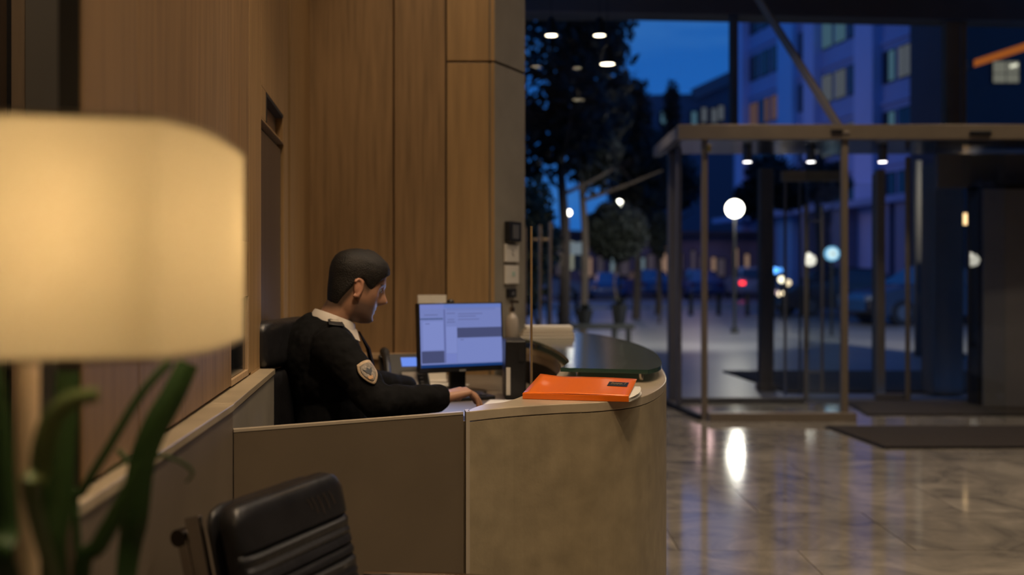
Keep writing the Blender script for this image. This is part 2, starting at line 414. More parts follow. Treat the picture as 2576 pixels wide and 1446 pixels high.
vbox('pane', (xp+xq)/2, VY+.06, xq-xp-.05, .012, .075, 2.42, M_glass, 0)
vbox('pane', xq, 9.1, .012, 1.1, .05, 2.42, M_glass, 0)
vbox('pane', vx(2480, 8.9)+.0, 8.95, .012, .8, .0, 2.42, M_glass, 0)
vbox('sensor', vx(2103, VY), VY-.015, .10, .03, 2.455, 2.485, M_black, .003)
vbox('sensor', vx(2464, VY), VY-.015, .18, .03, 2.435, 2.475, M_black, .003)
vbox('indicator_light', vx(2128, VY), VY-.012, .05, .02, 2.455, 2.475, mat('pale_plate', (.4, .34, .26), .3), .002)
# outer door leaves
vbox('header_rail', (vx(1965, 10.3)+vx(2118, 10.3))/2, 10.3, vx(2118, 10.3)-vx(1965, 10.3), .06, H+(685-456)/FPX*10.3, H+(685-430)/FPX*10.3, M_frame)
vbox('post', vx(2213, 10.3), 10.3, .085, .09, 0, 2.33, M_frame)
vbox('post', vx(2200, 10.45), 10.45, .04, .06, 0, 2.3, M_frameg)
vbox('post', vx(2283, 9.9), 9.9, .042, .03, 0, 2.42, M_frame)
vbox('post', vx(2028, 10.0), 10.0, .045, .03, 0.0, 1.95, M_frame)
vbox('post', vx(1975, 10.25), 10.25, .025, .03, .0, 2.2, M_frameg)
vbox('post', vx(2012, 10.4), 10.4, .02, .03, .0, 2.3, M_frameg)
vbox('pane', (vx(1945, 10.35)+vx(2200, 10.35))/2, 10.36, vx(2200, 10.35)-vx(1945, 10.35), .012, .02, 2.2, M_glass, 0)
vbox('base_rail', (vx(2290, 9.9)+vx(2210, 9.9))/2, 9.95, .35, .05, 0, .06, M_frameg)
vbox('pane', (vx(2283, 9.9)+vx(2430, 10))/2, 9.95, .55, .012, .02, 2.4, M_glass, 0)
h_ = MB().cyl(at(2068, 985, 9.85), at(2068, 518, 9.85), .016).build('pull_handle', M_brass, ve, smooth=True)
MB().cyl(at(2068, 936, 9.85), at(2030, 936, 10.0), .011).cyl(at(2068, 556, 9.85), at(2030, 556, 10.0), .011).build('standoff', M_brass, h_, smooth=True)
# left glass door with tall twin pull handles
for px, t in ((1321, 572), (1358, 566), (1384, 558)):
    MB().cyl(at(px, 1010, 9.78), at(px, t, 9.78), .014 if px < 1350 else .017).build('pull_handle', M_brass, fa, smooth=True)
MB().cyl(at(1340, 603, 9.78), at(1384, 603, 9.78), .012).cyl(at(1340, 960, 9.78), at(1384, 960, 9.78), .012).build('standoff', M_brass, fa, smooth=True)

# right dark wall beyond the doors
wr = struct('wall_right')
M_dw = mat('dark_grey_wall', (.19, .18, .17), .6, var=.08, scale=3)
M_dw2 = mat('mid_grey_wall', (.24, .225, .215), .6, var=.08, scale=3)
wx0 = vx(2481, 9.3)
MB().prism([(wx0, 9.35), (6.2, 9.2), (6.2, 9.6), (wx0, 9.6)], 0, 2.05).build('panel', M_dw, wr)
MB().prism([(vx(2428, 10.3), 10.35), (wx0-.03, 10.35), (wx0-.03, 10.7), (vx(2428, 10.3), 10.7)], 0, 2.41).build('panel', M_dw2, wr)
MB().prism([(wx0-.04, 9.38), (wx0-.005, 9.38), (wx0-.005, 9.6), (wx0-.04, 9.6)], 0, 2.08).build('door_jamb', M_black2, wr)
MB().prism([(wx0-.04, 9.30), (6.2, 9.15), (6.2, 9.6), (wx0-.04, 9.6)], 2.05, 2.09).build('door_head', M_black2, wr)
MB().prism([(wx0-.3, 9.65), (6.2, 9.65), (6.2, 9.75), (wx0-.3, 9.75)], 2.09, 2.42).build('panel', M_dw, wr)

# outside ground
g = bx('pavement', (6, 32, -.04), (60, 43.5, .05), M_pave); g['kind'] = 'structure'
g = bx('street', (6, 75, -.05), (90, 42.5, .05), mat('asphalt', (.06, .058, .07), .45, var=.2, scale=.8)); g['kind'] = 'structure'
g = MB().box((6, 35.5, .0), (60, .25, .14)).build('kerb', mat('kerb_stone', (.3, .29, .3), .6), bevel=.01); g['kind'] = 'structure'
w = MB().box((-3.2, 22, 6), (.4, 24, 12.2)).build('wall_added_unseen', mat('added_wall_stone', (.16, .15, .15), .8, var=.2, scale=.6)); w['kind'] = 'structure'  # unseen wall added so the side panes reflect something dark
# canopy over the entrance
ca = bx('canopy', (5.4, 11.45, 4.62), (14, 2.6, .25), M_conc); ca['kind'] = 'structure'

# ================================================================== RECEPTION DESK
rd = thing('reception_desk', 'curved beige stone reception desk with raised green glass ledge', 'reception desk', (0, 0, 0))
outer = smoothpts([(-.114, 2.647, 0), (.004, 2.735, 0), (.143, 2.80, 0), (.2445, 2.833, 0), (.366, 2.935, 0), (.455, 3.13, 0), (.53, 3.42, 0), (.574, 3.80, 0), (.60, 4.25, 0), (.56, 4.9, 0), (.42, 5.35, 0), (.20, 5.6, 0)], 5)
inner = smoothpts([(-.12, 2.672, 0), (-.08, 2.79, 0), (-.006, 2.877, 0), (.09, 3.2, 0), (.156, 3.55, 0), (.196, 4.0, 0), (.165, 4.5, 0), (.09, 4.8, 0), (-.03, 4.975, 0)], 5)
# stone body: thin wall following the outer line, joints between slabs
def ring_wall(a, b, o_, th, z0, z1):
    pts = o_[a:b+1]; inn = []
    for i, p in enumerate(pts):
        k = a+i; t = (o_[min(k+1, len(o_)-1)]-o_[max(k-1, 0)]).normalized(); inn.append(p+Vector((-t.y, t.x, 0))*th)
    return [tuple(p[:2]) for p in pts]+[tuple(p[:2]) for p in inn[::-1]]
cuts = [0, 25, 38, len(outer)-1]
for a, b_ in zip(cuts, cuts[1:]):
    MB().prism(ring_wall(a, b_, outer, .03, 0, 0), 0.0, .872).build('stone_panel', M_stone, rd)
plate = [tuple(p[:2]) for p in outer]+[(.05, 5.30), (-.03, 5.02)]+[tuple(p[:2]) for p in inner[::-1]]
MB().prism(plate, .874, .90).build('stone_top', M_stonetop, rd, bevel=.002)
# vertical upstand on the inner side below the stone top (dark recess lies behind it)
MB().prism(ring_wall(22, len(inner)-1, inner, -.02, 0, 0), .84, .874).build('inner_rim', mat('stone_rim', (.30, .24, .18), .5), rd)
MB().prism(ring_wall(6, len(inner)-1, inner, -.05, 0, 0), .0, .84).build('inner_panel', M_black2, rd)
# end face at the near left corner
MB().prism([(-.122, 2.640), (-.112, 2.646), (-.118, 2.70), (-.128, 2.69)], 0, .90).build('end_strip', M_edge, rd)
# brown front panel
MB().prism([(-.655, 2.345), (-.129, 2.641), (-.137, 2.656), (-.662, 2.361)], 0, .893).build('front_panel', M_laminate, rd)
MB().prism([(-.655, 2.344), (-.129, 2.640), (-.137, 2.657), (-.662, 2.362)], .8935, .90).build('edge_band', M_edge, rd)
# glass ledge on short posts
gpts = [(.166, 3.41), (.455, 3.33)]
gcur = smoothpts([(.455, 3.33, 0), (.515, 3.46, 0), (.556, 3.72, 0), (.585, 4.15, 0), (.555, 4.7, 0), (.46, 5.2, 0), (.30, 5.48, 0), (.10, 5.56, 0)], 5)
gin = smoothpts([(-.045, 4.985, 0), (.02, 4.93, 0), (.114, 4.7, 0), (.186, 4.2, 0), (.212, 3.72, 0), (.19, 3.52, 0), (.166, 3.41, 0)], 5)
gp = [tuple(p[:2]) for p in gcur]+[(.075, 5.30)]+[tuple(p[:2]) for p in gin]
gl = MB().prism(gp, .930, .944).build('glass_ledge', M_glasstop, rd); gl.data.materials.append(M_glassedge)
for f in gl.data.polygons:
    if abs(f.normal.z) < .5: f.material_index = 1
gl['label'] = 'green glass ledge'
for x_, y_ in ((.44, 3.40), (.24, 3.60), (.50, 4.2), (.28, 4.7), (.42, 5.0), (.12, 4.95)):
    MB().cyl((x_, y_, .90), (x_, y_, .931), .008).build('standoff', M_chrome, rd, smooth=True)
# inner work surface
wk = [(-.10, 2.75), (.03, 3.0), (.085, 3.35), (.12, 3.7), (.14, 4.0), (.11, 4.45), (.03, 4.75), (-.09, 4.97), (-.97, 4.97), (-.94, 4.35), (-.52, 4.12), (-.46, 3.80), (-.30, 3.62), (-.27, 3.3), (-.27, 2.80), (-.20, 2.68)]
MB().prism(wk, .735, .76).build('work_surface', M_desk, rd, bevel=.004)

# ================================================================== THINGS ON THE DESK
# orange folder
of = thing('folder', 'glossy orange folder of loose pages lying on the stone desk end', 'folder', (.208, 2.987, .90), math.radians(-13))
W2, D2 = .155, .115
def fold_z(u, v, base):  #      # cover lifts toward the far side and curls at its left corner
    return base+.025*max(0, v)**1.1*1.0+.003*math.sin(u*3)
rgs = []
for j in range(13):
    v = j/12; y = -D2+2*D2*v
    sh = .004*v
    rgs.append([(x+ (0), y, fold_z((x/W2+1)/2, v, .017)+(.010*max(0, .25-(x/W2+1)/2)*4*v if True else 0)) for x in [(-W2+sh*1.6)+(2*W2-sh*1.6)*k/16 for k in range(17)]])
M_or = mat('orange_gloss_cover', (.80, .155, .006), .28, spec=.5, coat=.3, bump=.05, bscale=7)
mbk = MB(); mbk.rings(rgs, close=False, cap=False); cov = mbk.build('cover', M_or, of, smooth=True)
so = cov.modifiers.new('s', 'SOLIDIFY'); so.thickness = .0012
MB().box((0, -D2-.001, .009), (2*W2, .003, .017)).build('spine', M_or, of, bevel=.001)
MB().box((0, 0, .0008), (2*W2, 2*D2, .0014)).build('back_cover', M_or, of)
for k in range(5):
    a = random.uniform(-.03, .05)
    pm = MB(); w_ = .006+.005*k
    rr = []
    for j in range(7):
        v = j/6; y = -D2+.004+(2*D2-.02-.01*k)*v
        vc = (y+D2)/(2*D2); z = .002+.0026*k+.025*vc**1.1*k/5.5
        rr.append([(x, y, z) for x in [-W2+.02, 0, W2+.003+.014*math.sin(k*1.7+.5)*v+.022*v*(1-v)*4*.6]])
    pm.rings(rr, close=False, cap=False); p_ = pm.build('page', M_paper, of, smooth=True)
    so = p_.modifiers.new('s', 'SOLIDIFY'); so.thickness = .0015
# dark label on the cover with gold script
def on_cover(u, v, dz=.0012):
    j = v; sh = .004*v
    return ((-W2+sh*1.6)+(2*W2-sh*1.6)*u, -D2+2*D2*v, fold_z(u, v, .017)+.010*max(0, .25-u)*4*v+dz)
lm = MB()
lm.rings([[on_cover(u, v) for u in (.745, .79, .84, .89, .94)] for v in (.50, .58, .66, .74)], close=False, cap=False)
lab = lm.build('label_plate', mat('label_black', (.02, .018, .015), .3), of)
sm_ = MB()
sq = [on_cover(.79+.10*t, .62+.03*math.sin(t*24)*(1-.5*t), .0022) for t in [k/40 for k in range(41)]]
sm_.tube(sq, .0006, 5)
for x0, x1 in ((.775, .78), (.905, .91)): sm_.tube([on_cover(x0, .60, .0022), on_cover((x0+x1)/2+.01, .70, .0022)], .0005, 5)
sm_.build('gold_script', mat('gold_print', (.5, .36, .15), .4), lab)

# brochure stack on the glass ledge
for k in range(4):
    o = thing('brochure', ['thick white brochure at the bottom of the stack on the glass ledge', 'white brochure second from the bottom of the stack on the glass ledge',
               'white brochure second from the top of the stack on the glass ledge', 'white brochure with a bent corner on top of the stack on the glass ledge'][k], 'brochure',
              (.175+.003*k, 5.02+.01*k, .945+.0135*k), math.radians([0, 1.5, -1, 2][k]), 'brochures stacked on the glass ledge')
    w_ = .135-.006*k
    MB().box((0, 0, .0062), (2*w_-.004, .20, .010)).build('page_block', M_paper, o)
    cv = MB().box((0, 0, .0122), (2*w_, .205, .0014)).box((0, 0, .0008), (2*w_, .205, .0014)).build('cover', mat('cover_tan' if k < 3 else 'cover_white', (.30, .24, .17) if k < 3 else (.74, .70, .62), .5), o)
# monitor
mo = thing('monitor', 'black computer monitor showing a blue mail window on the desk', 'monitor', (-.218, 4.20, .76), math.radians(26))
sz = .345; sw = .376
tilt = Matrix.Rotation(math.radians(-4), 3, 'X')
def mloc(x, y, z): v = tilt@Vector((x, y, z)); return Vector((v.x, v.y, v.z+.222))
MZ = .015
MB().box(mloc(0, 0, MZ), (sw+.012, .032, .290), tilt, bevel=.004).build('housing', M_black, mo)
EM = lambda nme, c, s=1.0: emis(nme, c, s)
scr = MB().box(mloc(0, -.0165, MZ+.008), (sw-.006, .002, .262), tilt).build('screen', EM('screen_blue', (.17, .21, .48), 1.0), mo)
def ui(x0, x1, z0, z1, nme, c, dep=.0180):
    X0, X1 = -.185+.37*x0, -.185+.37*x1; Z0, Z1 = MZ+.008+.131-.262*z0, MZ+.008+.131-.262*z1
    MB().box(mloc((X0+X1)/2, -dep, (Z0+Z1)/2), (X1-X0, .001, Z0-Z1), tilt).build('screen_area', EM(nme, c), scr)
ui(0, .285, 0, .07, 'ui_b', (.17, .21, .52)); ui(.285, 1, 0, .06, 'ui_c', (.13, .19, .50)); ui(.32, .93, .062, .10, 'ui_d', (.15, .19, .45))
ui(0, .275, .22, .24, 'ui_line', (.06, .09, .20)); ui(.03, .275, .27, .72, 'ui_e', (.20, .245, .55))
ui(.01, .28, .74, .93, 'ui_dark', (.06, .07, .16)); ui(.285, .30, .08, .93, 'ui_line2', (.11, .13, .33))
ui(.31, .435, .36, .78, 'ui_e', (.20, .245, .55)); ui(.31, .43, .79, .93, 'ui_b', (.17, .21, .52))
ui(.445, 1, .38, .54, 'ui_dark', (.075, .085, .20)); ui(.445, 1, .55, .93, 'ui_f', (.18, .225, .52))
ui(0, 1, .955, 1, 'ui_bar', (.01, .04, .16))
for k, (x0, z_, w_) in enumerate(((.05, .16, .16), (.32, .14, .1), (.32, .28, .1), (.46, .15, .3), (.46, .19, .22), (.46, .24, .26), (.33, .24, .08), (.48, .565, .04), (.06, .30, .05))):
    ui(x0, x0+w_, z_, z_+.014, 'ui_text', (.12, .14, .32), .0188)
MB().box(mloc(0, -.0166, -.124), (.03, .002, .008), tilt).build('badge', mat('grey_badge', (.2, .2, .2), .4), mo)
MB().box((0, .035, .09), (.07, .03, .18), bevel=.004).build('stand_neck', M_black, mo)
MB().lathe([(.0, 0), (.12, 0), (.12, .008), (.05, .016), (0, .018)], (0, .02, 0.001)).build('stand_foot', M_black, mo, smooth=True)
light('AREA', 'monitor_glow', (-.26, 4.12, 1.02), .9, (.45, .58, 1.0), .3, (-.55, 3.45, 1.2))
# webcam on the monitor
wc = thing('webcam', 'small black webcam perched on top of the monitor', 'webcam', at(1133, 764, 4.22))
MB().ball((0, 0, 0.006), .016, (1, .8, .9)).build('housing', M_black, wc, smooth=True)
MB().box((0, .005, -.010), (.018, .02, .018), bevel=.003).build('clip', M_black, wc)
# notice in holder behind the monitor
nh = thing('notice_holder', 'white paper notice in an upright holder behind the monitor', 'sign', (XB(1086, 4.62), 4.62, .76))
MB().box((0, 0, .001+.005), (.14, .09, .01)).build('foot', M_white, nh, bevel=.003)
MB().box((0, .01, .205), (.128, .006, .395)).build('sheet', M_paper, nh)
MB().box((0, .016, .205), (.134, .004, .40)).build('back_plate', M_white, nh)
# desk phone
ph = thing('desk_phone', 'black desk telephone with lit blue display beside the monitor', 'telephone', (-.452, 4.18, .76), math.radians(14))
pt = Matrix.Rotation(math.radians(38), 3, 'X')
def ploc(x, y, z): v = pt@Vector((x, y, z)); return Vector((v.x, v.y, v.z+.085))
MB().box(ploc(0, 0, 0), (.20, .22, .028), pt, bevel=.006).build('body', M_black, ph)
MB().box((0, .045, .05), (.14, .05, .10), bevel=.004).build('stand', M_black, ph)
MB().box(ploc(.025, .055, .0155), (.066, .052, .003), pt).build('display', emis('phone_display', (.14, .25, .75), 1.1), ph)
MB().box(ploc(.018, -.045, .0155), (.062, .075, .002), pt).build('key_card', mat('pale_keys', (.30, .27, .24), .5), ph)
kb = MB()
for k in range(7): kb.box(ploc(.065, -.09+.022*k, .017), (.014, .012, .004), pt)
kb.build('side_keys', mat('grey_keys', (.12, .12, .12), .5), ph)
hs = MB().tube(smoothpts([ploc(-.078, -.095, .035), ploc(-.078, -.06, .055), ploc(-.078, 0, .063), ploc(-.078, .06, .055), ploc(-.078, .10, .035)], 4), [.02]*4+[.014]*9+[.02]*4, 12).build('handset', M_black, ph, smooth=True)
# keyboard
ky = thing('keyboard', 'black computer keyboard under the seated guard\'s left hand', 'keyboard', (-.285, 3.97, .761), math.radians(24))
MB().box((0, 0, .008), (.42, .135, .014), bevel=.003).build('base', M_black, ky)
kk = MB()
M_key = mat('key_caps', (.035, .035, .038), .4)
kmesh = None
for r_ in range(5):
    for c_ in range(14):
        if kmesh is None:
            o = MB().box((0, 0, 0), (.022, .019, .008), bevel=.002).build('key', M_key, ky); kmesh = o.data
        else:
            o = bpy.data.objects.new('key', kmesh); COL.objects.link(o); o.parent = ky
        o.location = (-.18+.0265*c_+.004*r_, -.048+.0235*r_, .018)
# mouse and pad
mp_ = thing('mouse_pad', 'dark blue mouse pad under the guard\'s right hand', 'mouse pad', (-.085, 3.44, .761), math.radians(20))
MB().box((0, 0, .0015), (.20, .20, .003), bevel=.001).build('surface', mat('pad_blue', (.03, .035, .09), .7), mp_)
ms = thing('mouse', 'black computer mouse beneath the guard\'s right fingers', 'mouse', (-.118, 3.452, .7645), math.radians(-35))
MB().ball((0, 0, .010), .03, (.95, 1.6, .55)).build('shell', M_black, ms, smooth=True)
MB().cyl((-.004, .03, .022), (.004, .03, .022), .006).build('scroll_wheel', M_black2, ms, smooth=True)
# papers and office clutter
def sheet(x, y, z, w, d, rz, label, grp=None, m_=M_paper, cat='papers'):
    o = MB().box((0, 0, 0), (w, d, .006)).build('paper_stack', m_, bevel=.001); o.location = (x, y, z); o.rotation_euler = (0, 0, rz)
    tag(o, label, cat, grp); return o
sheet(-.36, 4.42, .765, .24, .18, .2, 'white papers lying between telephone and monitor foot')
sheet(-.30, 4.40, .772, .20, .10, -.3, 'crumpled white slip on the papers behind the keyboard')
sheet(-.02, 3.80, .765, .17, .24, -.15, 'white papers on the desk right of the keyboard')
sheet(.015, 3.58, .766, .13, .20, .1, 'grey folded papers next to the mouse pad', m_=mat('grey_paper', (.30, .27, .23), .7))
# computer tower right of the monitor
ct = thing('computer_tower', 'black upright computer case with pale front strip right of the monitor', 'computer', (.012, 4.02, .76), math.radians(4))
MB().box((0, .06, .12), (.085, .20, .235), bevel=.006).build('case', M_black, ct)
MB().box((-.030, -.0415, .075), (.017, .003, .11), bevel=.001).build('front_strip', M_white, ct)
MB().box((.022, -.0415, .18), (.022, .003, .05)).build('drive_bay', M_black2, ct)
# spare chair inside the desk, back seen under the counter curve
# slim brass pole
po = thing('brass_pole', 'slim tall brass pole standing inside the desk behind the orange folder', 'pole', (.066, 3.40, .76))
MB().cyl((0, 0, .012), (0, 0, .668), .0045, n=12).build('pole', M_brass, po, smooth=True)
MB().lathe([(0, 0), (.03, 0), (.03, .006), (.008, .013), (0, .013)], n=20).build('foot', M_brass, po, smooth=True)
# dispenser bottle on the ledge by the pier
db = thing('dispenser_bottle', 'translucent pump bottle standing at the pier end of the ledge', 'bottle', (.0, 4.985, .945))
MB().lathe([(0, 0), (.030, 0), (.033, .01), (.033, .085), (.022, .11), (.012, .12), (.012, .135)], n=24).build('body', mat('cloudy_plastic', (.33, .29, .25), .2, spec=.6), db, smooth=True)
MB().lathe([(.014, .13), (.014, .15), (.005, .152), (.005, .175)], n=16).box((.012, -.004, .178), (.045, .014, .012)).build('pump', M_chrome, db, smooth=True)

# devices on the pier
def plaque(name, px, py, wpx, hpx, th, m_, label, cat, extra=None):
    p = pier_at(px); z = H-(py-685)/FPX*p.y
    o = thing(name, label, cat, (p.x, p.y, z), math.atan2(pdv.y, pdv.x))
    w_ = wpx/FPX*p.y/(.508*.89*1.0)*.9*1.0; h_ = hpx/FPX*p.y
    w_ = wpx/34.0*.145
    MB().box((0, -th/2-.001, 0), (w_, th, h_), bevel=.003).build('plate', m_, o)
    if extra: extra(o, w_, h_, th)
    return o
def ic(o, w, h, th):
    MB().box((0, -th-.002, 0), (w*.5, .002, h*.7)).build('keypad', mat('keypad_grey', (.10, .10, .105), .4), o)
    for k in range(4): pass
plaque('intercom', 1284, 583, 32, 50, .03, M_black, 'black wall intercom, topmost device on the stone pier', 'intercom', ic)
def ic2(o, w, h, th):
    MB().tube([(-.012, -th-.002, .02), (.01, -th-.002, .012), (-.008, -th-.002, 0), (.014, -th-.002, -.014)], .0016, 5).build('printed_mark', mat('grey_print', (.28, .26, .23), .5), o)
plaque('switch_plate', 1284, 637, 36, 44, .012, M_white, 'square white plate with grey mark below the intercom', 'wall plate', ic2)
def ic3(o, w, h, th):
    MB().box((.01, -th-.002, .004), (.03, .002, .022)).build('indicator', mat('mint_print', (.36, .5, .44), .5), o)
plaque('switch_plate', 1284, 691, 35, 46, .012, M_white, 'square white plate with green mark above the small black socket', 'wall plate', ic3)
plaque('wall_socket', 1283, 737, 22, 22, .015, M_black, 'small black socket low on the stone pier', 'socket',
       lambda o, w, h, th: MB().box((.004, -th-.002, -.002), (w*.3, .002, h*.4)).build('insert', mat('keypad_grey', (.1, .1, .1), .4), o))

# ================================================================== FOREGROUND LAMP, TABLE, PLANT, CHAIRS
tb = thing('side_table', 'small dark side table under the lamp and plant', 'table', (-.50, .98, 0))
TZ = .60
MB().box((0, .02, TZ-.015), (.50, .42, .03), bevel=.004).build('table_top', mat('dark_walnut', (.05, .03, .018), .4, var=.2, scale=5, stretch=(.5, 8, 8)), tb)
for sx in (-1, 1):
    for sy in (-1, 1): MB().box((.225*sx, .02+.185*sy, (TZ-.03)/2), (.03, .03, TZ-.03), bevel=.002).build('leg', MATS['dark_walnut'], tb)
DL = .80
lamp = thing('table_lamp', 'lit table lamp with large cream drum shade on a slim beige stem', 'lamp', (-.515, 1.0, TZ))
lz = lambda py, D: H-(py-685)/FPX*D-TZ
ZT = H+423/FPX*DL-TZ; ZB = H-240/FPX*DL-TZ
def shade_plan():
    # flat front face, tight corner, gently bulging right side, mirrored to the left
    k = DL/.9
    c0 = Vector((-.515-.0, 0)); o_ = []
    R = [(-.62*k, .90*k), (-.40*k, .955*k), (-.350*k, .968*k), (-.342*k, .985*k), (-.333*k, 1.02*k), (-.327*k, 1.07*k), (-.333*k, 1.17*k), (-.350*k, 1.30*k), (-.40*k, 1.43*k), (-.47*k, 1.50*k)]
    pts = smoothpts([(x, y, 0) for x, y in R], 5)
    pts = [p for p in pts]
    cx_, cy_ = -.515, 1.0
    q = [(p.x-cx_, p.y-cy_) for p in pts]
    # mirrored half
    mx_ = (-.62*k+-.47*k)/2-cx_
    back = [(2*mx_-x, (1.50*k+.90*k)-2*cy_-y) for x, y in q]
    return q+back[1:-1]
SP = shade_plan()
M_sh = bpy.data.materials.new('lampshade_fabric'); M_sh.use_nodes = True; n = M_sh.node_tree; n.nodes.clear()
o_ = n.nodes.new('ShaderNodeOutputMaterial'); d_ = n.nodes.new('ShaderNodeBsdfDiffuse'); t_ = n.nodes.new('ShaderNodeBsdfTranslucent'); mx = n.nodes.new('ShaderNodeMixShader')
d_.inputs[0].default_value = (.66, .56, .40, 1); t_.inputs[0].default_value = (.86, .72, .47, 1); mx.inputs[0].default_value = .55
tcn = n.nodes.new('ShaderNodeTexCoord'); wv = n.nodes.new('ShaderNodeTexNoise'); wv.inputs['Scale'].default_value = 260; mpn = n.nodes.new('ShaderNodeMapping'); mpn.inputs['Scale'].default_value = (1, 1, .1)
bp = n.nodes.new('ShaderNodeBump'); bp.inputs['Strength'].default_value = .15; bp.inputs['Distance'].default_value = .002
n.links.new(tcn.outputs['Object'], mpn.inputs[0]); n.links.new(mpn.outputs[0], wv.inputs['Vector']); n.links.new(wv.outputs['Fac'], bp.inputs['Height'])
n.links.new(bp.outputs[0], d_.inputs['Normal']); n.links.new(d_.outputs[0], mx.inputs[1]); n.links.new(t_.outputs[0], mx.inputs[2]); n.links.new(mx.outputs[0], o_.inputs[0])
sb = MB(); N_ = len(SP)
sb.rings([[(x, y, z) for x, y in SP] for z in np.linspace(ZB, ZT, 4)], cap=False)
sh = sb.build('shade', M_sh, lamp, smooth=True)
for z in (ZB, ZT-.004):
    mb_ = MB(); mb_.rings([[(x*1.004, y*1.004, z_) for x, y in SP] for z_ in (z, z+.004)], cap=False)
    r_ = mb_.build('trim', mat('shade_trim', (.62, .48, .28), .7), sh, smooth=True)
MB().cyl((.028, -.0, .02), (.028, -.0, ZB+.16), .0115, .0115, 20).build('stem', mat('beige_stem', (.55, .40, .26), .45), lamp, smooth=True)
MB().lathe([(0, 0), (.09, 0), (.09, .012), (.02, .022), (0, .022)], (.028, 0, 0), 32).build('base', MATS['beige_stem'], lamp, smooth=True)
for bx_, by_ in ((.085, -.065), (.10, .10)):
    bo = MB().ball((bx_, by_, ZB+.125), .028, (1, 1, 1.25)).build('bulb', emis('bulb_glow', (1, .72, .38), 14), lamp, smooth=True)
    MB().cyl((.028, 0, ZB+.05), (bx_, by_, ZB+.09), .006).build('bulb_arm', M_brass, lamp, smooth=True)
    l_ = light('POINT', 'bulb_light', (-.515+bx_, 1.0+by_, TZ+ZB+.125), 5.6, (1, .78, .50), .03)

# potted strap-leaf plant
pp = thing('potted_plant', 'potted plant with long green strap leaves below the lampshade', 'plant', (-.44, 1.10, TZ))
MB().lathe([(0, 0), (.055, 0), (.07, .12), (.064, .12), (.055, .02), (0, .02)], n=32).build('pot', mat('dark_pot', (.04, .035, .03), .5), pp, smooth=True)
MB().lathe([(0, .10), (.063, .10), (.063, .105), (0, .11)], n=24).build('soil', mat('soil', (.03, .02, .012), .9, bump=.5, scale=60), pp)
base = Vector((-.44, 1.10, TZ))
def leaf(pts, Y, wpx, wtip=.3, name='leaf', root=True, m_=M_leaf, dY=0.):
    n0 = len(pts)
    P = [at(px, py, Y+dY*i/(n0-1))-base for i, (px, py) in enumerate(pts)]
    if root: P.append(Vector((P[-1].x*.3, 0, .12)))
    P = smoothpts(P, 5); rg = []
    nn = len(P)
    for i, p in enumerate(P):
        t = (P[min(i+1, nn-1)]-P[max(i-1, 0)]).normalized(); s_ = t.cross(Vector((.25, -1, .1))).normalized()
        f = i/(nn-1); w_ = wpx/FPX*Y/2*(wtip+(1-wtip)*min(1, f*4))*(1 if f < .7 else 1-.5*(f-.7)/.3)
        nrm_ = s_.cross(t)
        rg.append([p-s_*w_, p-s_*w_*.4+nrm_*w_*.25, p+nrm_*w_*.32, p+s_*w_*.4+nrm_*w_*.25, p+s_*w_, p+s_*w_*.4+nrm_*w_*.15, p+nrm_*w_*.2, p-s_*w_*.4+nrm_*w_*.15])
    return MB().rings(rg).build(name, m_, pp, smooth=True)
leaf([(172, 935), (160, 1100), (150, 1270), (140, 1446)], 1.05, 62, .9)
leaf([(475, 912), (432, 1000), (390, 1075), (356, 1170), (340, 1300), (318, 1446)], 1.20, 64, .8)
leaf([(430, 908), (356, 990), (272, 1128), (205, 1240), (190, 1290)], 1.15, 22, .9)
leaf([(352, 1165), (300, 1280), (250, 1370), (205, 1460)], 1.10, 44, .5)
leaf([(250, 993), (188, 1003), (140, 1040), (112, 1100), (100, 1190), (90, 1300)], .93, 52, .6, m_=mat('highlit_leaf_green', (.16, .21, .075), .4, var=.25, scale=5))  # paler green puts the highlight on this bent leaf into its colour
leaf([(-12, 900), (-6, 1030), (4, 1180), (14, 1330), (24, 1460)], .95, 62, .3)
leaf([(-30, 960), (-5, 1100), (10, 1250), (20, 1400)], 1.0, 60, .3)
leaf([(120, 1040), (118, 1200), (116, 1330), (114, 1450)], 1.12, 24, .3)
leaf([(295, 1130), (322, 1158), (352, 1175)], 1.25, 13, .8, root=False)
leaf([(268, 1188), (322, 1160), (398, 1146), (452, 1160), (484, 1188), (468, 1213)], 1.30, 10, .6, root=False)

# foreground leather chair
def guest_chair(root):
    pass
ax = Vector((.367, .93, 0)).normalized(); cen = Vector((-.352, 1.80, 0))
ch = thing('leather_chair', 'worn black leather chair with chrome frame in front of the brown desk panel', 'chair', (cen.x, cen.y, 0), math.atan2(ax.y, ax.x))
HW = .175          # local x along the back, -y = front of the chair
def backprof(z):             # recline: offset of the pad in +y with height
    return .10*((z-.47)/.42)**1.0
M_rib = M_leather
def pad(name, z0, z1, th, ribs, parent, hw, yoff=0, rz=.03, m_=M_leather, nz_=60):
    rg = []
    for i in range(nz_+1):
        f = i/nz_; z = z0+(z1-z0)*f
        r = .04
        edge = 1
        dtop = (z1-z); dbot = z-z0
        inset = 0
        if dtop < r: inset = r-math.sqrt(max(0, r*r-(r-dtop)**2))
        tscale = 1 if dtop > .03 else .35+.65*math.sqrt(max(0, 1-(1-dtop/.03)**2))
        rib = 0
        if ribs and z < ribs:
            ph_ = ((ribs-z)/.019) % 1.0
            rib = -.0085*abs(math.cos(PI*ph_))**6
        t_ = th*tscale; y0 = backprof(z)+yoff; row = []
        w_ = hw-inset*.9
        for k in range(24):
            a = 2*PI*k/24; cx_, sx_ = math.cos(a), math.sin(a)
            x_ = w_*math.copysign(abs(cx_)**.22, cx_); y_ = (t_/2+(rib if sx_ < 0 else 0))*math.copysign(abs(sx_)**.45, sx_)
            row.append((x_, y0+y_, z))
        rg.append(row)
    return MB().rings(rg).build(name, m_, parent, smooth=True)
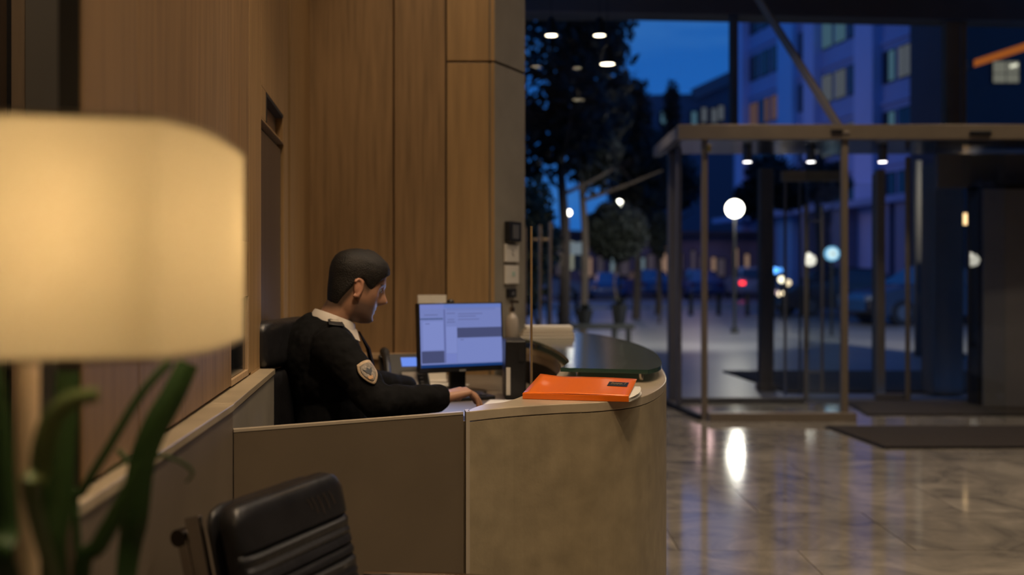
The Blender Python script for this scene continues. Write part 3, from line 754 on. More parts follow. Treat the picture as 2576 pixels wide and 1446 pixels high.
pad('backrest', .46, .878, .050, .795, ch, HW-.004, -.022)
pad('back_shell', .46, .868, .018, 0, ch, HW-.010, .022, m_=M_leather)
MB().tube(smoothpts([(-HW+.03, backprof(.86)-.047, .845), (-HW+.045, backprof(.865)-.036, .866), (0, backprof(.87)-.040, .871), (HW-.045, backprof(.865)-.036, .866), (HW-.03, backprof(.86)-.047, .845)], 5), .0022, 6).build('seam_piping', mat('worn_leather_edge', (.05, .038, .028), .4), ch, smooth=True)
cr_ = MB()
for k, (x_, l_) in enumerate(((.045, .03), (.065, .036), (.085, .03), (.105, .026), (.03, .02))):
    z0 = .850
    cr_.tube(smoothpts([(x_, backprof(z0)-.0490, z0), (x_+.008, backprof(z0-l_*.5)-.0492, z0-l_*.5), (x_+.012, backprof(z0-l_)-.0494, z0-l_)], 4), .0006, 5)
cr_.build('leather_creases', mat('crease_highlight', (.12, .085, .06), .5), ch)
for s_ in (-1, 1):
    fr = MB()
    yy = .046
    fr.bar((s_*(HW-.003), backprof(.85)+yy, .856), (s_*(HW-.008), backprof(.47)+yy, .47), .012, .030, bevel=.003)
    fr.bar((s_*(HW-.008), backprof(.47)+yy, .475), (s_*(HW-.008), -.46, .44), .012, .030, bevel=.003)
    fr.build('side_frame', M_chrome, ch)
    MB().bar((s_*(HW-.003), backprof(.82)+.074, .82), (s_*(HW-.003), backprof(.47)+.074, .47), .010, .022, bevel=.003).build('rear_stay', M_chrome, ch)
    MB().cyl((s_*(HW-.012), backprof(.82)+.078, .818), (s_*(HW+.006), backprof(.82)+.078, .818), .015, n=20).build('pivot_cap', mat('dark_chrome', (.08, .07, .06), .25, metal=.9), ch, smooth=True)
    MB().tube(smoothpts([(s_*(HW+.03), .02, .66), (s_*(HW+.045), -.20, .675), (s_*(HW+.045), -.38, .66), (s_*(HW+.03), -.40, .50), (s_*(HW+.02), -.36, .45)], 5), .010).build('armrest', M_chrome, ch, smooth=True)
sp = MB()
rgs = []
for i in range(41):
    y = .02-.46*i/40; row = []
    rib = -.005*abs(math.cos(PI*((i/40)*.46/.024)))**6
    for k in range(20):
        a = 2*PI*k/20; row.append(((HW-.006)*math.copysign(abs(math.cos(a))**.25, math.cos(a)), y, .462+(.026+(rib if math.sin(a) > 0 else 0))*math.copysign(abs(math.sin(a))**.5, math.sin(a))))
    rgs.append(row)
sp.rings(rgs).build('seat', M_leather, ch, smooth=True)
MB().cyl((0, -.2, .09), (0, -.2, .44), .022).build('column', M_chrome, ch, smooth=True)
for k in range(5):
    a = 2*PI*k/5+.4; e_ = Vector((.22*math.cos(a), -.2+.22*math.sin(a), .075))
    lg = MB().bar((0, -.2, .10), e_, .024, .024, bevel=.003).build('leg', M_chrome, ch)
    MB().cyl(e_+Vector((-.011, 0, -.045)), e_+Vector((.011, 0, -.045)), .026).build('caster', M_black, lg, smooth=True)

# guard's chair
pa_ = Vector((-.765, 3.17, 0)); pb_ = Vector((-.705, 3.60, 0)); axc = (pb_-pa_).normalized(); cc = (pa_+pb_)/2
gc = thing('office_chair', 'high-backed black leather office chair behind the seated guard', 'chair', (cc.x, cc.y, 0), math.atan2(axc.y, axc.x))
hw2 = (pb_-pa_).length/2
def pad2(name, z0, z1, th, hw, yfun, parent, m_=M_leather):
    rg = []
    for i in range(31):
        z = z0+(z1-z0)*i/30; dt = min(z1-z, z-z0); r = .045
        inset = r-math.sqrt(max(0, r*r-(r-min(r, dt))**2)); ts = .4+.6*math.sqrt(max(0, 1-(1-min(1, dt/.035))**2))
        rg.append([((hw-inset*.8)*math.copysign(abs(math.cos(a))**.28, math.cos(a)), yfun(z)+th/2*ts*math.copysign(abs(math.sin(a))**.55, math.sin(a)), z) for a in [2*PI*k/24 for k in range(24)]])
    return MB().rings(rg).build(name, m_, parent, smooth=True)
yf = lambda z: .02+.03*((z-.5)/.6)
pad2('headrest', .955, 1.112, .07, hw2, yf, gc); pad2('backrest', .52, .950, .06, hw2, yf, gc)
MB().box((0, -.21, .475), (.44, .42, .07), bevel=.025).build('seat', M_leather, gc)
MB().bar((0, .06, .40), (0, .07, .80), .06, .015).build('back_bracket', M_black2, gc)
MB().cyl((0, -.21, .10), (0, -.21, .44), .025).build('column', M_black2, gc, smooth=True)
for k in range(5):
    a = 2*PI*k/5; e_ = Vector((.26*math.cos(a), -.21+.26*math.sin(a), .075))
    lg = MB().bar((0, -.21, .11), e_, .03, .03, bevel=.003).build('leg', M_black2, gc)
    MB().cyl(e_+Vector((-.012, 0, -.047)), e_+Vector((.012, 0, -.047)), .027).build('caster', M_black, lg, smooth=True)

# ================================================================== THE GUARD
V = Vector
def remesh(mb, name, m_, parent, vox, smooth=3, extra=None):
    me = bpy.data.meshes.new(name); mb.b.to_mesh(me); mb.b.free()
    o = bpy.data.objects.new(name, me); COL.objects.link(o)
    r = o.modifiers.new('r', 'REMESH'); r.mode = 'VOXEL'; r.voxel_size = vox; r.use_smooth_shade = True
    s_ = o.modifiers.new('s', 'SMOOTH'); s_.iterations = smooth; s_.factor = .5
    dg = bpy.context.evaluated_depsgraph_get(); m2 = bpy.data.meshes.new_from_object(o.evaluated_get(dg))
    bpy.data.objects.remove(o); bpy.data.meshes.remove(me)
    m2.name = name; m2.materials.clear(); m2.materials.append(m_)
    for p in m2.polygons: p.use_smooth = True
    ob = bpy.data.objects.new(name, m2); COL.objects.link(ob); ob.parent = parent
    return ob
PO = V((-.62, 3.42, 0))
gd = thing('person', 'seated person in dark uniform sweater with shoulder patch using the computer', 'person', PO)
def w(x, y, z): return V((x, y, z))-PO
SR, SL = w(-.585, 3.275, 1.025), w(-.72, 3.60, 1.04)
ER, EL = w(-.425, 3.16, .855), w(-.60, 3.79, .86)
WR_, WL_ = w(-.232, 3.36, .848), w(-.40, 3.93, .812)
NB = w(-.625, 3.435, 1.085); HC = w(-.541, 3.45, 1.222)
HPv, HYaw, HPitch = HC, math.radians(22), math.radians(16)
PEL = w(-.63, 3.42, .60); CH = w(-.64, 3.43, .93); BEL = w(-.62, 3.42, .76)
Fd = V((math.cos(math.radians(24)), math.sin(math.radians(24)), 0)); Rd = V((Fd.y, -Fd.x, 0))
hipR, hipL = PEL+Rd*.09+V((0, 0, -.03)), PEL-Rd*.09+V((0, 0, -.03))
knR, knL = hipR+Fd*.42+V((0, 0, -.02)), hipL+Fd*.42+V((0, 0, -.02))
anR, anL = knR+Fd*.02+V((0, 0, -.44)), knL+Fd*.05+V((0, 0, -.44))
brot = Matrix.Rotation(math.radians(24), 3, 'Z')

# head as a cylindrical height field
hrot = Matrix.Rotation(HYaw, 3, 'Z')@Matrix.Rotation(HPitch, 3, 'Y')
def interp(x, xs, ys): return float(np.interp(x, xs, ys))
# z: -0.115 chin .. +0.118 crown, x forward
ZS = [-.120, -.112, -.100, -.085, -.070, -.052, -.035, -.015, .000, .020, .040, .060, .080, .095, .108, .115, .118]
XF = [.050, .078, .086, .086, .084, .085, .086, .086, .088, .094, .096, .092, .080, .062, .036, .015, .004]
XB_ = [-.04, -.058, -.068, -.074, -.079, -.084, -.088, -.092, -.094, -.098, -.098, -.094, -.084, -.068, -.044, -.022, -.004]
YW = [.022, .036, .046, .054, .059, .063, .067, .070, .072, .074, .075, .073, .066, .054, .034, .016, .004]
def g_(x, c_, s_): return math.exp(-((x-c_)/s_)**2)
def head_pt(a, z, hair=0):
    xf, xb, yw = interp(z, ZS, XF), interp(z, ZS, XB_), interp(z, ZS, YW)
    c_, s_ = math.cos(a), math.sin(a)
    ex = .85
    xx = (xf if c_ > 0 else -xb)*math.copysign(abs(c_)**ex, c_); yy = yw*math.copysign(abs(s_)**.9, s_)
    d = abs(math.atan2(s_, c_))
    add = 0
    if not hair:
        nose = g_(d, 0, .16)*(.030*g_(z, -.030, .014)+.022*g_(z, -.014, .014)+.012*g_(z, .004, .014))
        add += nose
        add += g_(d, 0, .55)*.006*g_(z, .026, .010)       # brow
        add -= g_(d, .42, .17)*.013*g_(z, .008, .012)     # eye sockets
        add += g_(d, .40, .12)*.005*g_(z, .006, .006)     # eyelids
        add += g_(d, 0, .30)*(.007*g_(z, -.060, .006)+.006*g_(z, -.073, .006)-.004*g_(z, -.0665, .003))
        add -= g_(d, 0, .3)*.004*g_(z, -.085, .008)
        add += g_(d, 0, .35)*.006*g_(z, -.101, .010)      # chin
        add += g_(d, .85, .3)*.004*g_(z, -.015, .02)      # cheekbone
    return xx+add*c_, yy+add*s_
def headmesh():
    mb_ = MB(); zz = list(np.linspace(-.120, .118, 84)); rg = []
    for z in zz: rg.append([tuple(hrot@V((*head_pt(2*PI*k/120, z), z))+HC) for k in range(120)])
    mb_.rings(rg); return mb_
bm1 = headmesh()
def hl(x, y, z): return hrot@V((x, y, z))+HC
# ears
for s_ in (-1, 1):
    er = hrot@Matrix.Rotation(math.radians(-14), 3, 'Y')@Matrix.Rotation(math.radians(-22*s_), 3, 'Z')
    rim = [hl(-.012+.017*math.cos(a)*(1.0), s_*(.077+.008*max(0, -math.cos(a))), -.008+.030*math.sin(a)) for a in np.linspace(-2.0, 2.6, 12)][::1]
    bm1.tube(rim, .0048, 8); bm1.ball(hl(-.010, s_*.074, -.008), .022, (.62, .28, 1.15), er); bm1.ball(hl(-.002, s_*.074, -.034), .008)
# neck
bm1.caps(NB+V((-.005, 0, -.06)), NB+V((.005, 0, 0)), .062, .057); bm1.caps(NB, hl(-.024, 0, -.05), .057, .054)
# torso + limbs (under the clothes)
def torso(mb_, g):
    mb_.ball(CH, .15+g, (.78, 1.12, 1.15), brot, 28, 18); mb_.ball(BEL, .14+g, (.82, 1.05, 1.2), brot, 28, 18)
    mb_.ball(PEL, .14+g, (.88, 1.15, .85), brot, 28, 18)
    mb_.caps((SR+NB)/2+V((0, 0, -.035)), SR+V((0, 0, -.005)), .068+g, .060+g); mb_.caps((SL+NB)/2+V((0, 0, -.035)), SL+V((0, 0, -.005)), .068+g, .060+g)
    mb_.caps(CH, NB+V((0, 0, -.06)), .115+g, .075+g)
    # rounded upper back
    mb_.ball(CH+V((-.035, -.005, .05)), .125+g, (.85, 1.1, 1.1), brot, 24, 16)
def arms(mb_, g, wr=1.0):
    for S_, E_, W_ in ((SR, ER, WR_), (SL, EL, WL_)):
        mb_.caps(S_, E_, .054+g, .044+g); mb_.caps(E_, E_.lerp(W_, wr), .045+g, (.030 if wr == 1 else .034)+g)
def legs(mb_, g):
    for h_, k_, a_ in ((hipR, knR, anR), (hipL, knL, anL)):
        mb_.caps(h_, k_, .082+g, .056+g); mb_.caps(k_, a_, .056+g, .036+g)
torso(bm1, 0); arms(bm1, 0); legs(bm1, 0)
# hands
def hand(mb_, wrist, fwd, up, thumb_side, curl, scale=1.0):
    fwd = fwd.normalized(); side = up.cross(fwd).normalized()*thumb_side; up = (fwd.cross(side)*1.0).normalized()
    if up.z < 0: up = -up
    palm_end = wrist+fwd*.088*scale
    for k in range(4):
        o_ = (.030-.020*k)*scale
        mb_.caps(wrist+side*o_*.62+fwd*.012, palm_end+side*o_-fwd*(.006*abs(k-1))*scale-V((0, 0, .003)), .0155*scale, .0115*scale, 12)
    L_ = [(.040, .024, .019), (.044, .028, .020), (.040, .026, .019), (.032, .019, .017)]
    for k in range(4):
        o_ = (.030-.020*k)*scale; p = palm_end+side*o_-fwd*(.006*abs(k-1))*scale; ang = .12+.06*k; d_side = side*(.10-.07*k)
        r_ = .0088 if k < 3 else .0078
        for j, l_ in enumerate(L_[k]):
            ang += curl[k][j]
            d_ = (fwd*math.cos(ang)-up*math.sin(ang)+d_side).normalized(); q_ = p+d_*l_*scale
            mb_.caps(p, q_, (r_-.0006*j)*scale, (r_-.0006*(j+1))*scale, 12); p = q_
    p = wrist+side*.026*scale+fwd*.02*scale-up*.006
    for j, (l_, a1) in enumerate(((.044, .75), (.032, .45), (.026, .25))):
        d_ = (fwd*math.cos(a1)+side*math.sin(a1)-up*(.28+.1*j)).normalized(); q_ = p+d_*l_*scale
        mb_.caps(p, q_, (.0125-.0015*j)*scale, (.0110-.0013*j)*scale, 12); p = q_
hand(bm1, WR_, V((.80, .58, .20)), V((0, 0, 1)), 1, [(.46, .36, .26), (.50, .40, .30), (.56, .46, .35), (.64, .5, .35)], 1.1)
hand(bm1, WL_, V((.80, .30, -.06)), V((0, 0, 1)), -1, [(.3, .4, .3), (.3, .42, .3), (.36, .42, .3), (.4, .4, .3)])
body = remesh(bm1, 'body', M_skin, gd, .0036, 2)
# skin colouring: beard shadow, lips and brows as true colour of the skin by position on the head
m, n, b = nodes('face_skin')
def skin_attr():
    me = body.data; col = me.color_attributes.new('tone', 'FLOAT_COLOR', 'POINT'); inv = hrot.inverted()
    n_ = len(me.vertices); co = np.empty(n_*3); me.vertices.foreach_get('co', co); co = co.reshape(-1, 3)
    loc = (co-np.array(HC))@np.array(inv).T
    x, y, z = loc.T
    base_ = np.tile(np.array([.40, .215, .135]), (n_, 1))
    near = (np.abs(y) < .12) & (np.abs(x) < .16) & (z > -.125) & (z < .13)
    d = np.abs(np.arctan2(y, x))
    st = np.clip((-.036-z)/.02, 0, 1)*np.clip((1.75-d)/.3, 0, 1)*near*.85
    base_ = base_*(1-st[:, None])+np.array([.13, .085, .07])*st[:, None]
    br_ = np.exp(-((z-.0285-.004*np.cos(d*6))/.0042)**2)*((d > .14) & (d < .70))*near*.85
    base_ = base_*(1-br_[:, None])+np.array([.03, .02, .015])*br_[:, None]
    ey = np.exp(-((z-.007)/.0035)**2)*((d > .28) & (d < .52))*near*.75
    base_ = base_*(1-ey[:, None])+np.array([.03, .02, .016])*ey[:, None]
    lp = np.exp(-((z+.0665)/.008)**2)*(d < .26)*near*.5
    base_ = base_*(1-lp[:, None])+np.array([.28, .10, .08])*lp[:, None]
    er = (np.abs(y) > .074)*near*(z < .03)*.35
    base_ = base_*(1-er[:, None])+np.array([.46, .18, .11])*er[:, None]
    hz = np.interp(d, [0, .35, .7, .95, 1.15, 1.35, 1.6, 1.95, 2.3, 2.7, 3.15], [.062, .060, .050, .034, -.002, .004, .026, -.030, -.076, -.088, -.090])
    fade = np.clip(1-(hz-z)/.026, 0, 1)*((d > .55))*near*(np.abs(y) < .0745)*.85
    base_ = base_*(1-fade[:, None])+np.array([.035, .026, .02])*fade[:, None]
    rgba = np.concatenate([base_, np.ones((n_, 1))], 1).astype(np.float32).ravel(); col.data.foreach_set('color', rgba)
skin_attr()
at_ = n.nodes.new('ShaderNodeAttribute'); at_.attribute_name = 'tone'; n.links.new(at_.outputs['Color'], b.inputs['Base Color'])
b.inputs['Roughness'].default_value = .48; b.inputs['Subsurface Weight'].default_value = .08; b.inputs['Subsurface Radius'].default_value = (.02, .008, .004)
body.data.materials[0] = m
# eyes
for s_ in (-1, 1):
    MB().ball(hl(.072, s_*.031, .006), .0118).build('eye', mat('eye_white', (.45, .42, .38), .2), gd, smooth=True)
    MB().ball(hl(.0805, s_*.032, .004), .0056).build('iris', mat('iris_dark', (.02, .012, .008), .15), gd, smooth=True)
# hair: cropped shell, longer on top with a quiff over the forehead
hb = MB(); rg = []
def hairline(d):       # lowest z of hair by angle from the front
    return interp(d, [0, .35, .7, .95, 1.15, 1.35, 1.6, 1.95, 2.3, 2.7, 3.15], [.062, .060, .050, .034, -.002, .004, .026, -.030, -.076, -.088, -.090])
NA, NZ = 96, 34
for j in range(NZ+1):
    row = []
    for k in range(NA):
        a = 2*PI*k/NA; d = abs(math.atan2(math.sin(a), math.cos(a))); z0 = hairline(d)
        f = j/NZ; z = z0+(.1179-z0)*(1-(1-f)**1.6)
        x_, y_ = head_pt(a, z, 1)
        topw = max(0, min(1, (z-.02)/.07)); th_ = .0035+.011*topw+.006*topw*g_(d, 0, 1.0)
        if f < .06: th_ *= .1+.9*f/.06
        r_ = math.hypot(x_, y_); k_ = (r_+th_)/max(r_, 1e-4)
        zz_ = z+th_*.9*topw*(1-min(1, r_/.09)*.5)
        row.append(tuple(hl(x_*k_ if r_ > .006 else x_+0, y_*k_, zz_)))
    rg.append(row)
hb.rings(rg, cap=True)
M_hair = mat('dark_short_hair', (.008, .006, .0045), .55, var=.8, scale=28, bump=.4, bscale=280, spec=.4)
hair = hb.build('hair', M_hair, gd, smooth=True, recalc=True)
# sweater
M_sw = mat('black_wool_sweater', (.0045, .0045, .005), .85, var=.25, scale=30, bump=.35, bscale=26, spec=.12)
bm2 = MB(); torso(bm2, .012); arms(bm2, .013, .90)
# bunched folds at the elbow and wrist
for S_, E_, W_ in ((SR, ER, WR_), (SL, EL, WL_)):
    for t_, r_ in ((.08, .062), (.22, .060), (.34, .056), (.86, .049)): 
        p_ = E_.lerp(W_, t_); bm2.ball(p_, r_, (1, 1, .96))
    for t_ in (.2, .72): bm2.ball(S_.lerp(E_, t_), .070-.008*t_, (1, 1, 1))
sw_ = remesh(bm2, 'sweater', M_sw, gd, .0055, 4)
dm = sw_.modifiers.new('d', 'DISPLACE'); tx = bpy.data.textures.new('folds', 'CLOUDS'); tx.noise_scale = .07; dm.texture = tx; dm.strength = .016; dm.mid_level = .5
bm3 = MB(); legs(bm3, .010); bm3.ball(PEL, .152, (.92, 1.15, .85), brot, 24, 16)
remesh(bm3, 'trousers', mat('dark_trousers', (.012, .012, .016), .8), gd, .008, 3)
for a_ in (anR, anL):
    mb_ = MB(); mb_.caps(a_+V((0, 0, -.035))-Fd*.03, a_+V((0, 0, -.055))+Fd*.14, .045, .038); mb_.ball(a_, .05)
    remesh(mb_, 'shoe', M_black, gd, .008, 2)
# shirt collar: band around the neck, with points in front
def ring_pts(c_, rx, ry, tilt_, n_=40, flip=1):
    o_ = []
    for k in range(n_):
        a = 2*PI*k/n_; v = brot@V((rx*math.cos(a), ry*math.sin(a), 0)); o_.append(c_+v+V((0, 0, tilt_*math.cos(a))))
    return o_
M_shirt = mat('white_shirt', (.52, .47, .42), .7)
c0 = NB+V((.002, 0, -.035)); c1 = NB+V((.012, .003, .032))
mb_ = MB(); mb_.rings([ring_pts(c0, .088, .092, -.040), ring_pts(c0.lerp(c1, .5), .080, .082, -.036), ring_pts(c1, .070, .068, -.026), ring_pts(c1+V((0, 0, .003)), .066, .064, -.026), ring_pts(c0.lerp(c1, .5), .068, .068, -.036)], cap=False)
mb_.build('shirt_collar', M_shirt, gd, smooth=True)
# collar leaf pointing down at the near side front
for s_ in (1, -1):
    p0 = NB+Rd*.066*s_+Fd*.030+V((0, 0, .012)); p1 = NB+Rd*.028*s_+Fd*.085+V((0, 0, -.012)); p2 = NB+Rd*.080*s_+Fd*.082+V((0, 0, -.050)); p3 = NB+Rd*.094*s_+Fd*.030+V((0, 0, -.026))
    q = MB(); q.quad(p0, p1, p2, p3); o = q.build('collar_point', M_shirt, gd); so = o.modifiers.new('s', 'SOLIDIFY'); so.thickness = .004
# tie
q = MB(); q.rings([[NB+Fd*.098+Rd*.016+V((0, 0, -.02)), NB+Fd*.105-Rd*.016+V((0, 0, -.02))], [NB+Fd*.135+Rd*.02+V((0, 0, -.08)), NB+Fd*.135-Rd*.02+V((0, 0, -.08))], [NB+Fd*.15+Rd*.024+V((0, 0, -.14)), NB+Fd*.15-Rd*.024+V((0, 0, -.14))]], close=False, cap=False)
o = q.build('tie', mat('navy_tie', (.012, .012, .03), .5), gd); so = o.modifiers.new('s', 'SOLIDIFY'); so.thickness = .006
# surface projection helper for patch / epaulette
bpy.context.view_layer.update()
from mathutils.bvhtree import BVHTree
def bvh(o):
    me = o.data; return BVHTree.FromPolygons([v.co for v in me.vertices], [p.vertices[:] for p in me.polygons])
bv = bvh(sw_)
def patch_on(center, normal, upv, outline, off, name, m_, parent, rad=4):
    normal = normal.normalized(); upv = (upv-normal*upv.dot(normal)).normalized(); rt = upv.cross(normal)
    def proj(u, v):
        p = center+rt*u+upv*v+normal*.15; h, nn, i_, dd = bv.ray_cast(p, -normal, .4)
        if h is None: h = center+rt*u+upv*v
        return h+normal*off
    rg = [[proj(u*f, v*f) for u, v in outline] for f in (1.0, .75, .5, .25, .05)]
    mbp = MB(); mbp.rings(rg, cap=False); o = mbp.build(name, m_, parent, smooth=True); so = o.modifiers.new('s', 'SOLIDIFY'); so.thickness = .0015; so.offset = 1
    return o
pc = SR.lerp(ER, .52); camd = (V((0, 0, H))-PO-pc).normalized()
axu = (SR-ER).normalized()
pc = pc+V((.022, 0, .012))
shield = smoothpts([(-.026, .030, 0), (0, .036, 0), (.026, .030, 0), (.031, .005, 0), (.022, -.020, 0), (0, -.040, 0), (-.022, -.020, 0), (-.031, .005, 0), (-.026, .030, 0)], 4)
shp = [(p.x, p.y) for p in shield[:-1]]
upp = V((-.30, 0, 1))
nP = (camd+V((.25, 0, .0))).normalized()
pt1 = patch_on(pc, nP, upp, shp, .009, 'shoulder_patch', mat('patch_cream', (.40, .30, .20), .7, var=.2, scale=120), gd)
patch_on(pc, nP, upp, [(u*.78, v*.78) for u, v in shp], .0107, 'patch_field', mat('patch_grey', (.20, .17, .14), .7, var=.5, scale=160), pt1)
bird = [(-.016, .012), (-.006, .006), (0, .014), (.006, .006), (.016, .012), (.010, -.002), (.004, -.006), (0, -.016), (-.004, -.006), (-.010, -.002)]
patch_on(pc, nP, upp, bird, .0122, 'patch_emblem', mat('patch_dark', (.035, .04, .05), .7), pt1)
patch_on(pc+V((0, 0, -.018)), nP, upp, [(-.008, .004), (.010, .006), (.008, -.006), (-.006, -.005)], .0122, 'patch_accent', mat('patch_orange', (.42, .24, .12), .7), pt1)
# epaulette on the near shoulder
ec = (SR+NB)/2+V((.012, -.010, .02)); nE = V((.10, -.45, 1)).normalized(); ev = (SR-NB).normalized()
ep = patch_on(ec, nE, ev, [(-.026, .055), (.026, .055), (.024, -.030), (0, -.048), (-.024, -.030)], .010, 'epaulette', mat('epaulette_black', (.012, .012, .014), .6), gd)
for d_ in (.0, .014):
    patch_on(ec-ev*(.006-d_), nE, ev, [(-.018, .003), (.018, .003), (.018, -.003), (-.018, -.003)], .0135, 'rank_bar', mat('rank_silver', (.55, .50, .42), .4), ep)
bm_cuff = MB()

# ================================================================== LOBBY THINGS NEAR THE ENTRANCE
dm_ = thing('doormat', 'dark brown entrance mat lying on the marble before the glass doors', 'doormat', (4.1, 7.63, 0))
M_mat = mat('mat_fibre', (.045, .034, .024), .95, var=.3, scale=40, bump=.6, bscale=150)
MB().prism([(-1.53, .48), (-1.42, -.48), (1.9, -.45), (1.9, .52)], .006, .022).build('pile', M_mat, dm_)
MB().prism([(-1.55, .50), (-1.44, -.50), (1.92, -.47), (1.92, .54)], .005, .014).build('rubber_edge', M_black2, dm_)
dm2 = thing('doormat', 'wide dark grille mat on the paving outside the glass doors', 'doormat', (4.7, 11.7, -.015))
MB().prism([(-1.98, 1.15), (-1.78, -1.1), (3, -1.1), (3, 1.15)], .0, .02).build('pile', M_mat, dm2)
dm3 = thing('doormat', 'dark well mat on the floor between the inner and outer doors', 'doormat', (4.2, 9.25, .006))
MB().prism([(-1.05, -.45), (1.6, -.45), (1.6, .45), (-.95, .45)], .0, .012).build('pile', M_mat, dm3)
MB().prism([(-1.07, -.47), (1.62, -.47), (1.62, .47), (-.97, .47)], .0, .006).build('rubber_edge', M_black2, dm3)

def pendant(px, py, Y, r, label):
    p = at(px, py, Y); o = thing('pendant_lamp', label, 'pendant lamp', p, 0, 'pendant lamps near the glass front')
    MB().lathe([(.012, .17), (.03, .16), (r*.75, .09), (r, .03), (r*1.04, .0), (r*.98, .0), (r*.70, .085), (.02, .15)], n=28).build('shade', M_black2, o, smooth=True)
    MB().lathe([(0, .014), (r*.93, .014), (r*.93, .004), (0, -.002)], n=24).build('diffuser', emis('pendant_glow', (1.0, .86, .62), 9), o, smooth=True)
    MB().cyl((0, 0, .16), (0, 0, 4.2-p.z), .004, n=8).build('cord', M_black, o)
    l_ = light('SPOT', 'pendant_light', (p.x, p.y, p.z-.02), 22, WARM2, .04, (p.x, p.y, 0), 110, .8)
pendant(1387, 90, 9.2, .057, 'small dome pendant lamp hanging nearest the stone pier')
pendant(1508, 90, 9.2, .057, 'small dome pendant lamp, upper one left of the blue sky')
pendant(1528, 162, 9.0, .068, 'largest and lowest dome pendant lamp before the trees')
for px, lb in ((1880, 'small white downlight left in the vestibule ceiling'), (2040, 'brightest white downlight above the glass door rail'), (2220, 'small white downlight above the outer door post')):
    p = at(px, 409, 9.5)
    o = thing('downlight', lb, 'downlight', (p.x, p.y, 2.32), 0, 'vestibule downlights')
    MB().cyl((0, 0, .006), (0, 0, .135), .044, n=20).build('housing', M_frameg, o, smooth=True)
    MB().lathe([(0, .004), (.036, .004), (.038, .0), (0, -.003)], n=20).build('lens', emis('downlight_glow', (1, .92, .95), 7), o)
    light('SPOT', 'downlight_beam', (p.x, p.y, 2.30), 14, (1, .9, .85), .03, (p.x, p.y, 0), 90, .8)

# ================================================================== OUTSIDE
# big globe lamp
def globe(px, py, Y, rpx, label, power, glow, col=(1, .93, .80)):
    p = at(px, py, Y); r = rpx/FPX*Y
    o = thing('street_lamp', label, 'street lamp', (p.x, p.y, 0))
    MB().cyl((0, 0, 0), (0, 0, p.z-r), .035, .028).build('pole', M_black2, o, smooth=True)
    MB().lathe([(0, 0), (.09, 0), (.07, .10), (.035, .12)], n=16).build('base', M_black2, o)
    MB().ball((0, 0, p.z), r).build('globe', emis('globe_glow_%d' % int(glow), col, glow), o, smooth=True)
    light('POINT', 'street_light', (p.x, p.y-r-.05, p.z-.1), power, col, .1)
    return o
globe(1848, 525, 21.0, 22, 'large glowing globe street lamp seen through the left vestibule pane', 60, 13)
for q_ in ((1, 40), (5, 47), (8.5, 46)):
    light('POINT', 'street_fill_light', (q_[0], q_[1], 6.5), 90, (1, .62, .6), .8)  # unseen fill lights added to warm the far street
globe(1430, 535, 24.0, 7, 'small round street lamp between the two tall trunks', 8, 14)
globe(1558, 511, 26.0, 8, 'small round street lamp above the clipped round tree', 8, 14)
globe(1380, 640, 17.0, 5, 'tiny round lamp behind the twin brass door handles', 2, 6)
# lamp heads with warm glow at the far right
o = thing('wall_lantern', 'small warm wall lantern glowing beyond the right doors', 'lantern', at(2424, 551, 14.5)); o.location.z -= .0
MB().box((0, 0, 0), (.13, .10, .16), bevel=.01).build('glass_box', emis('lantern_glow', (1, .62, .30), 2.4), o)
MB().box((0, 0, .10), (.18, .14, .03)).box((0, 0, -.10), (.16, .12, .02)).build('cap', M_black2, o)
MB().bar((0, .04, 0), (0, .5, .1), .03, .03).build('arm', M_black2, o)
# fill lights added at the canopy edge for the bright band of paving
light('SPOT', 'paving_fill_light', (3.2, 12.5, 4.4), 3600, (1, .97, .84), .1, (2.9, 20.5, 0), 52, .9)
light('SPOT', 'paving_fill_light', (7.5, 12.5, 4.4), 2000, (1, .97, .84), .1, (7.5, 19.5, 0), 52, .9)

def tree(px, Y, h, crown, label, seed, trunk_r=.13, n_leaf=3000, ls=.16, name='tree', m_=M_tree, cat='tree', gap=None, trunk_h=None):
    R = random.Random(seed); x = (px-1288)/FPX*Y; o = thing(name, label, cat, (x, Y, 0))
    th = trunk_h or h*.85
    tp = [(0, 0, 0), (.05, 0, th*.3), (-.04, .03, th*.6), (.03, 0, th)]
    MB().tube(smoothpts(tp, 4), [trunk_r*(1-.55*i/12) for i in range(13)], 10).build('trunk', M_bark, o, smooth=True)
    for k in range(5 if th > 2.5 else 0):
        z = th*(.45+.1*k); a = R.uniform(0, 6.28); l_ = R.uniform(.8, 1.6)
        MB().tube([(0, 0, z), (l_*.5*math.cos(a), l_*.5*math.sin(a), z+.25), (l_*math.cos(a), l_*math.sin(a), z+.55)], [.04, .03, .012], 6).build('branch', M_bark, o)
    vs, fs = [], []
    for i in range(n_leaf):
        cx_, cy_, cz_, rx, rz_ = crown[R.randrange(len(crown))]
        for _ in range(20):
            u, v_, t_ = R.gauss(0, .48), R.gauss(0, .48), R.gauss(0, .48)
            if u*u+v_*v_+t_*t_ < 1: break
        p = V((cx_+u*rx, cy_+v_*rx, cz_+t_*rz_)); s1 = ls*R.uniform(.5, 1.3)
        a = V((R.uniform(-1, 1), R.uniform(-1, 1), R.uniform(-1, 1))).normalized()*s1; b_ = a.orthogonal().normalized()*s1*.45
        k = len(vs); vs += [p-a, p+b_, p+a, p-b_]; fs.append((k, k+1, k+2, k+3))
    me = bpy.data.meshes.new('crown'); me.from_pydata(vs, [], fs); me.materials.append(m_)
    c = bpy.data.objects.new('crown', me); COL.objects.link(c); c.parent = o
    return o
def cz(py, Y): return H-(py-685)/FPX*Y
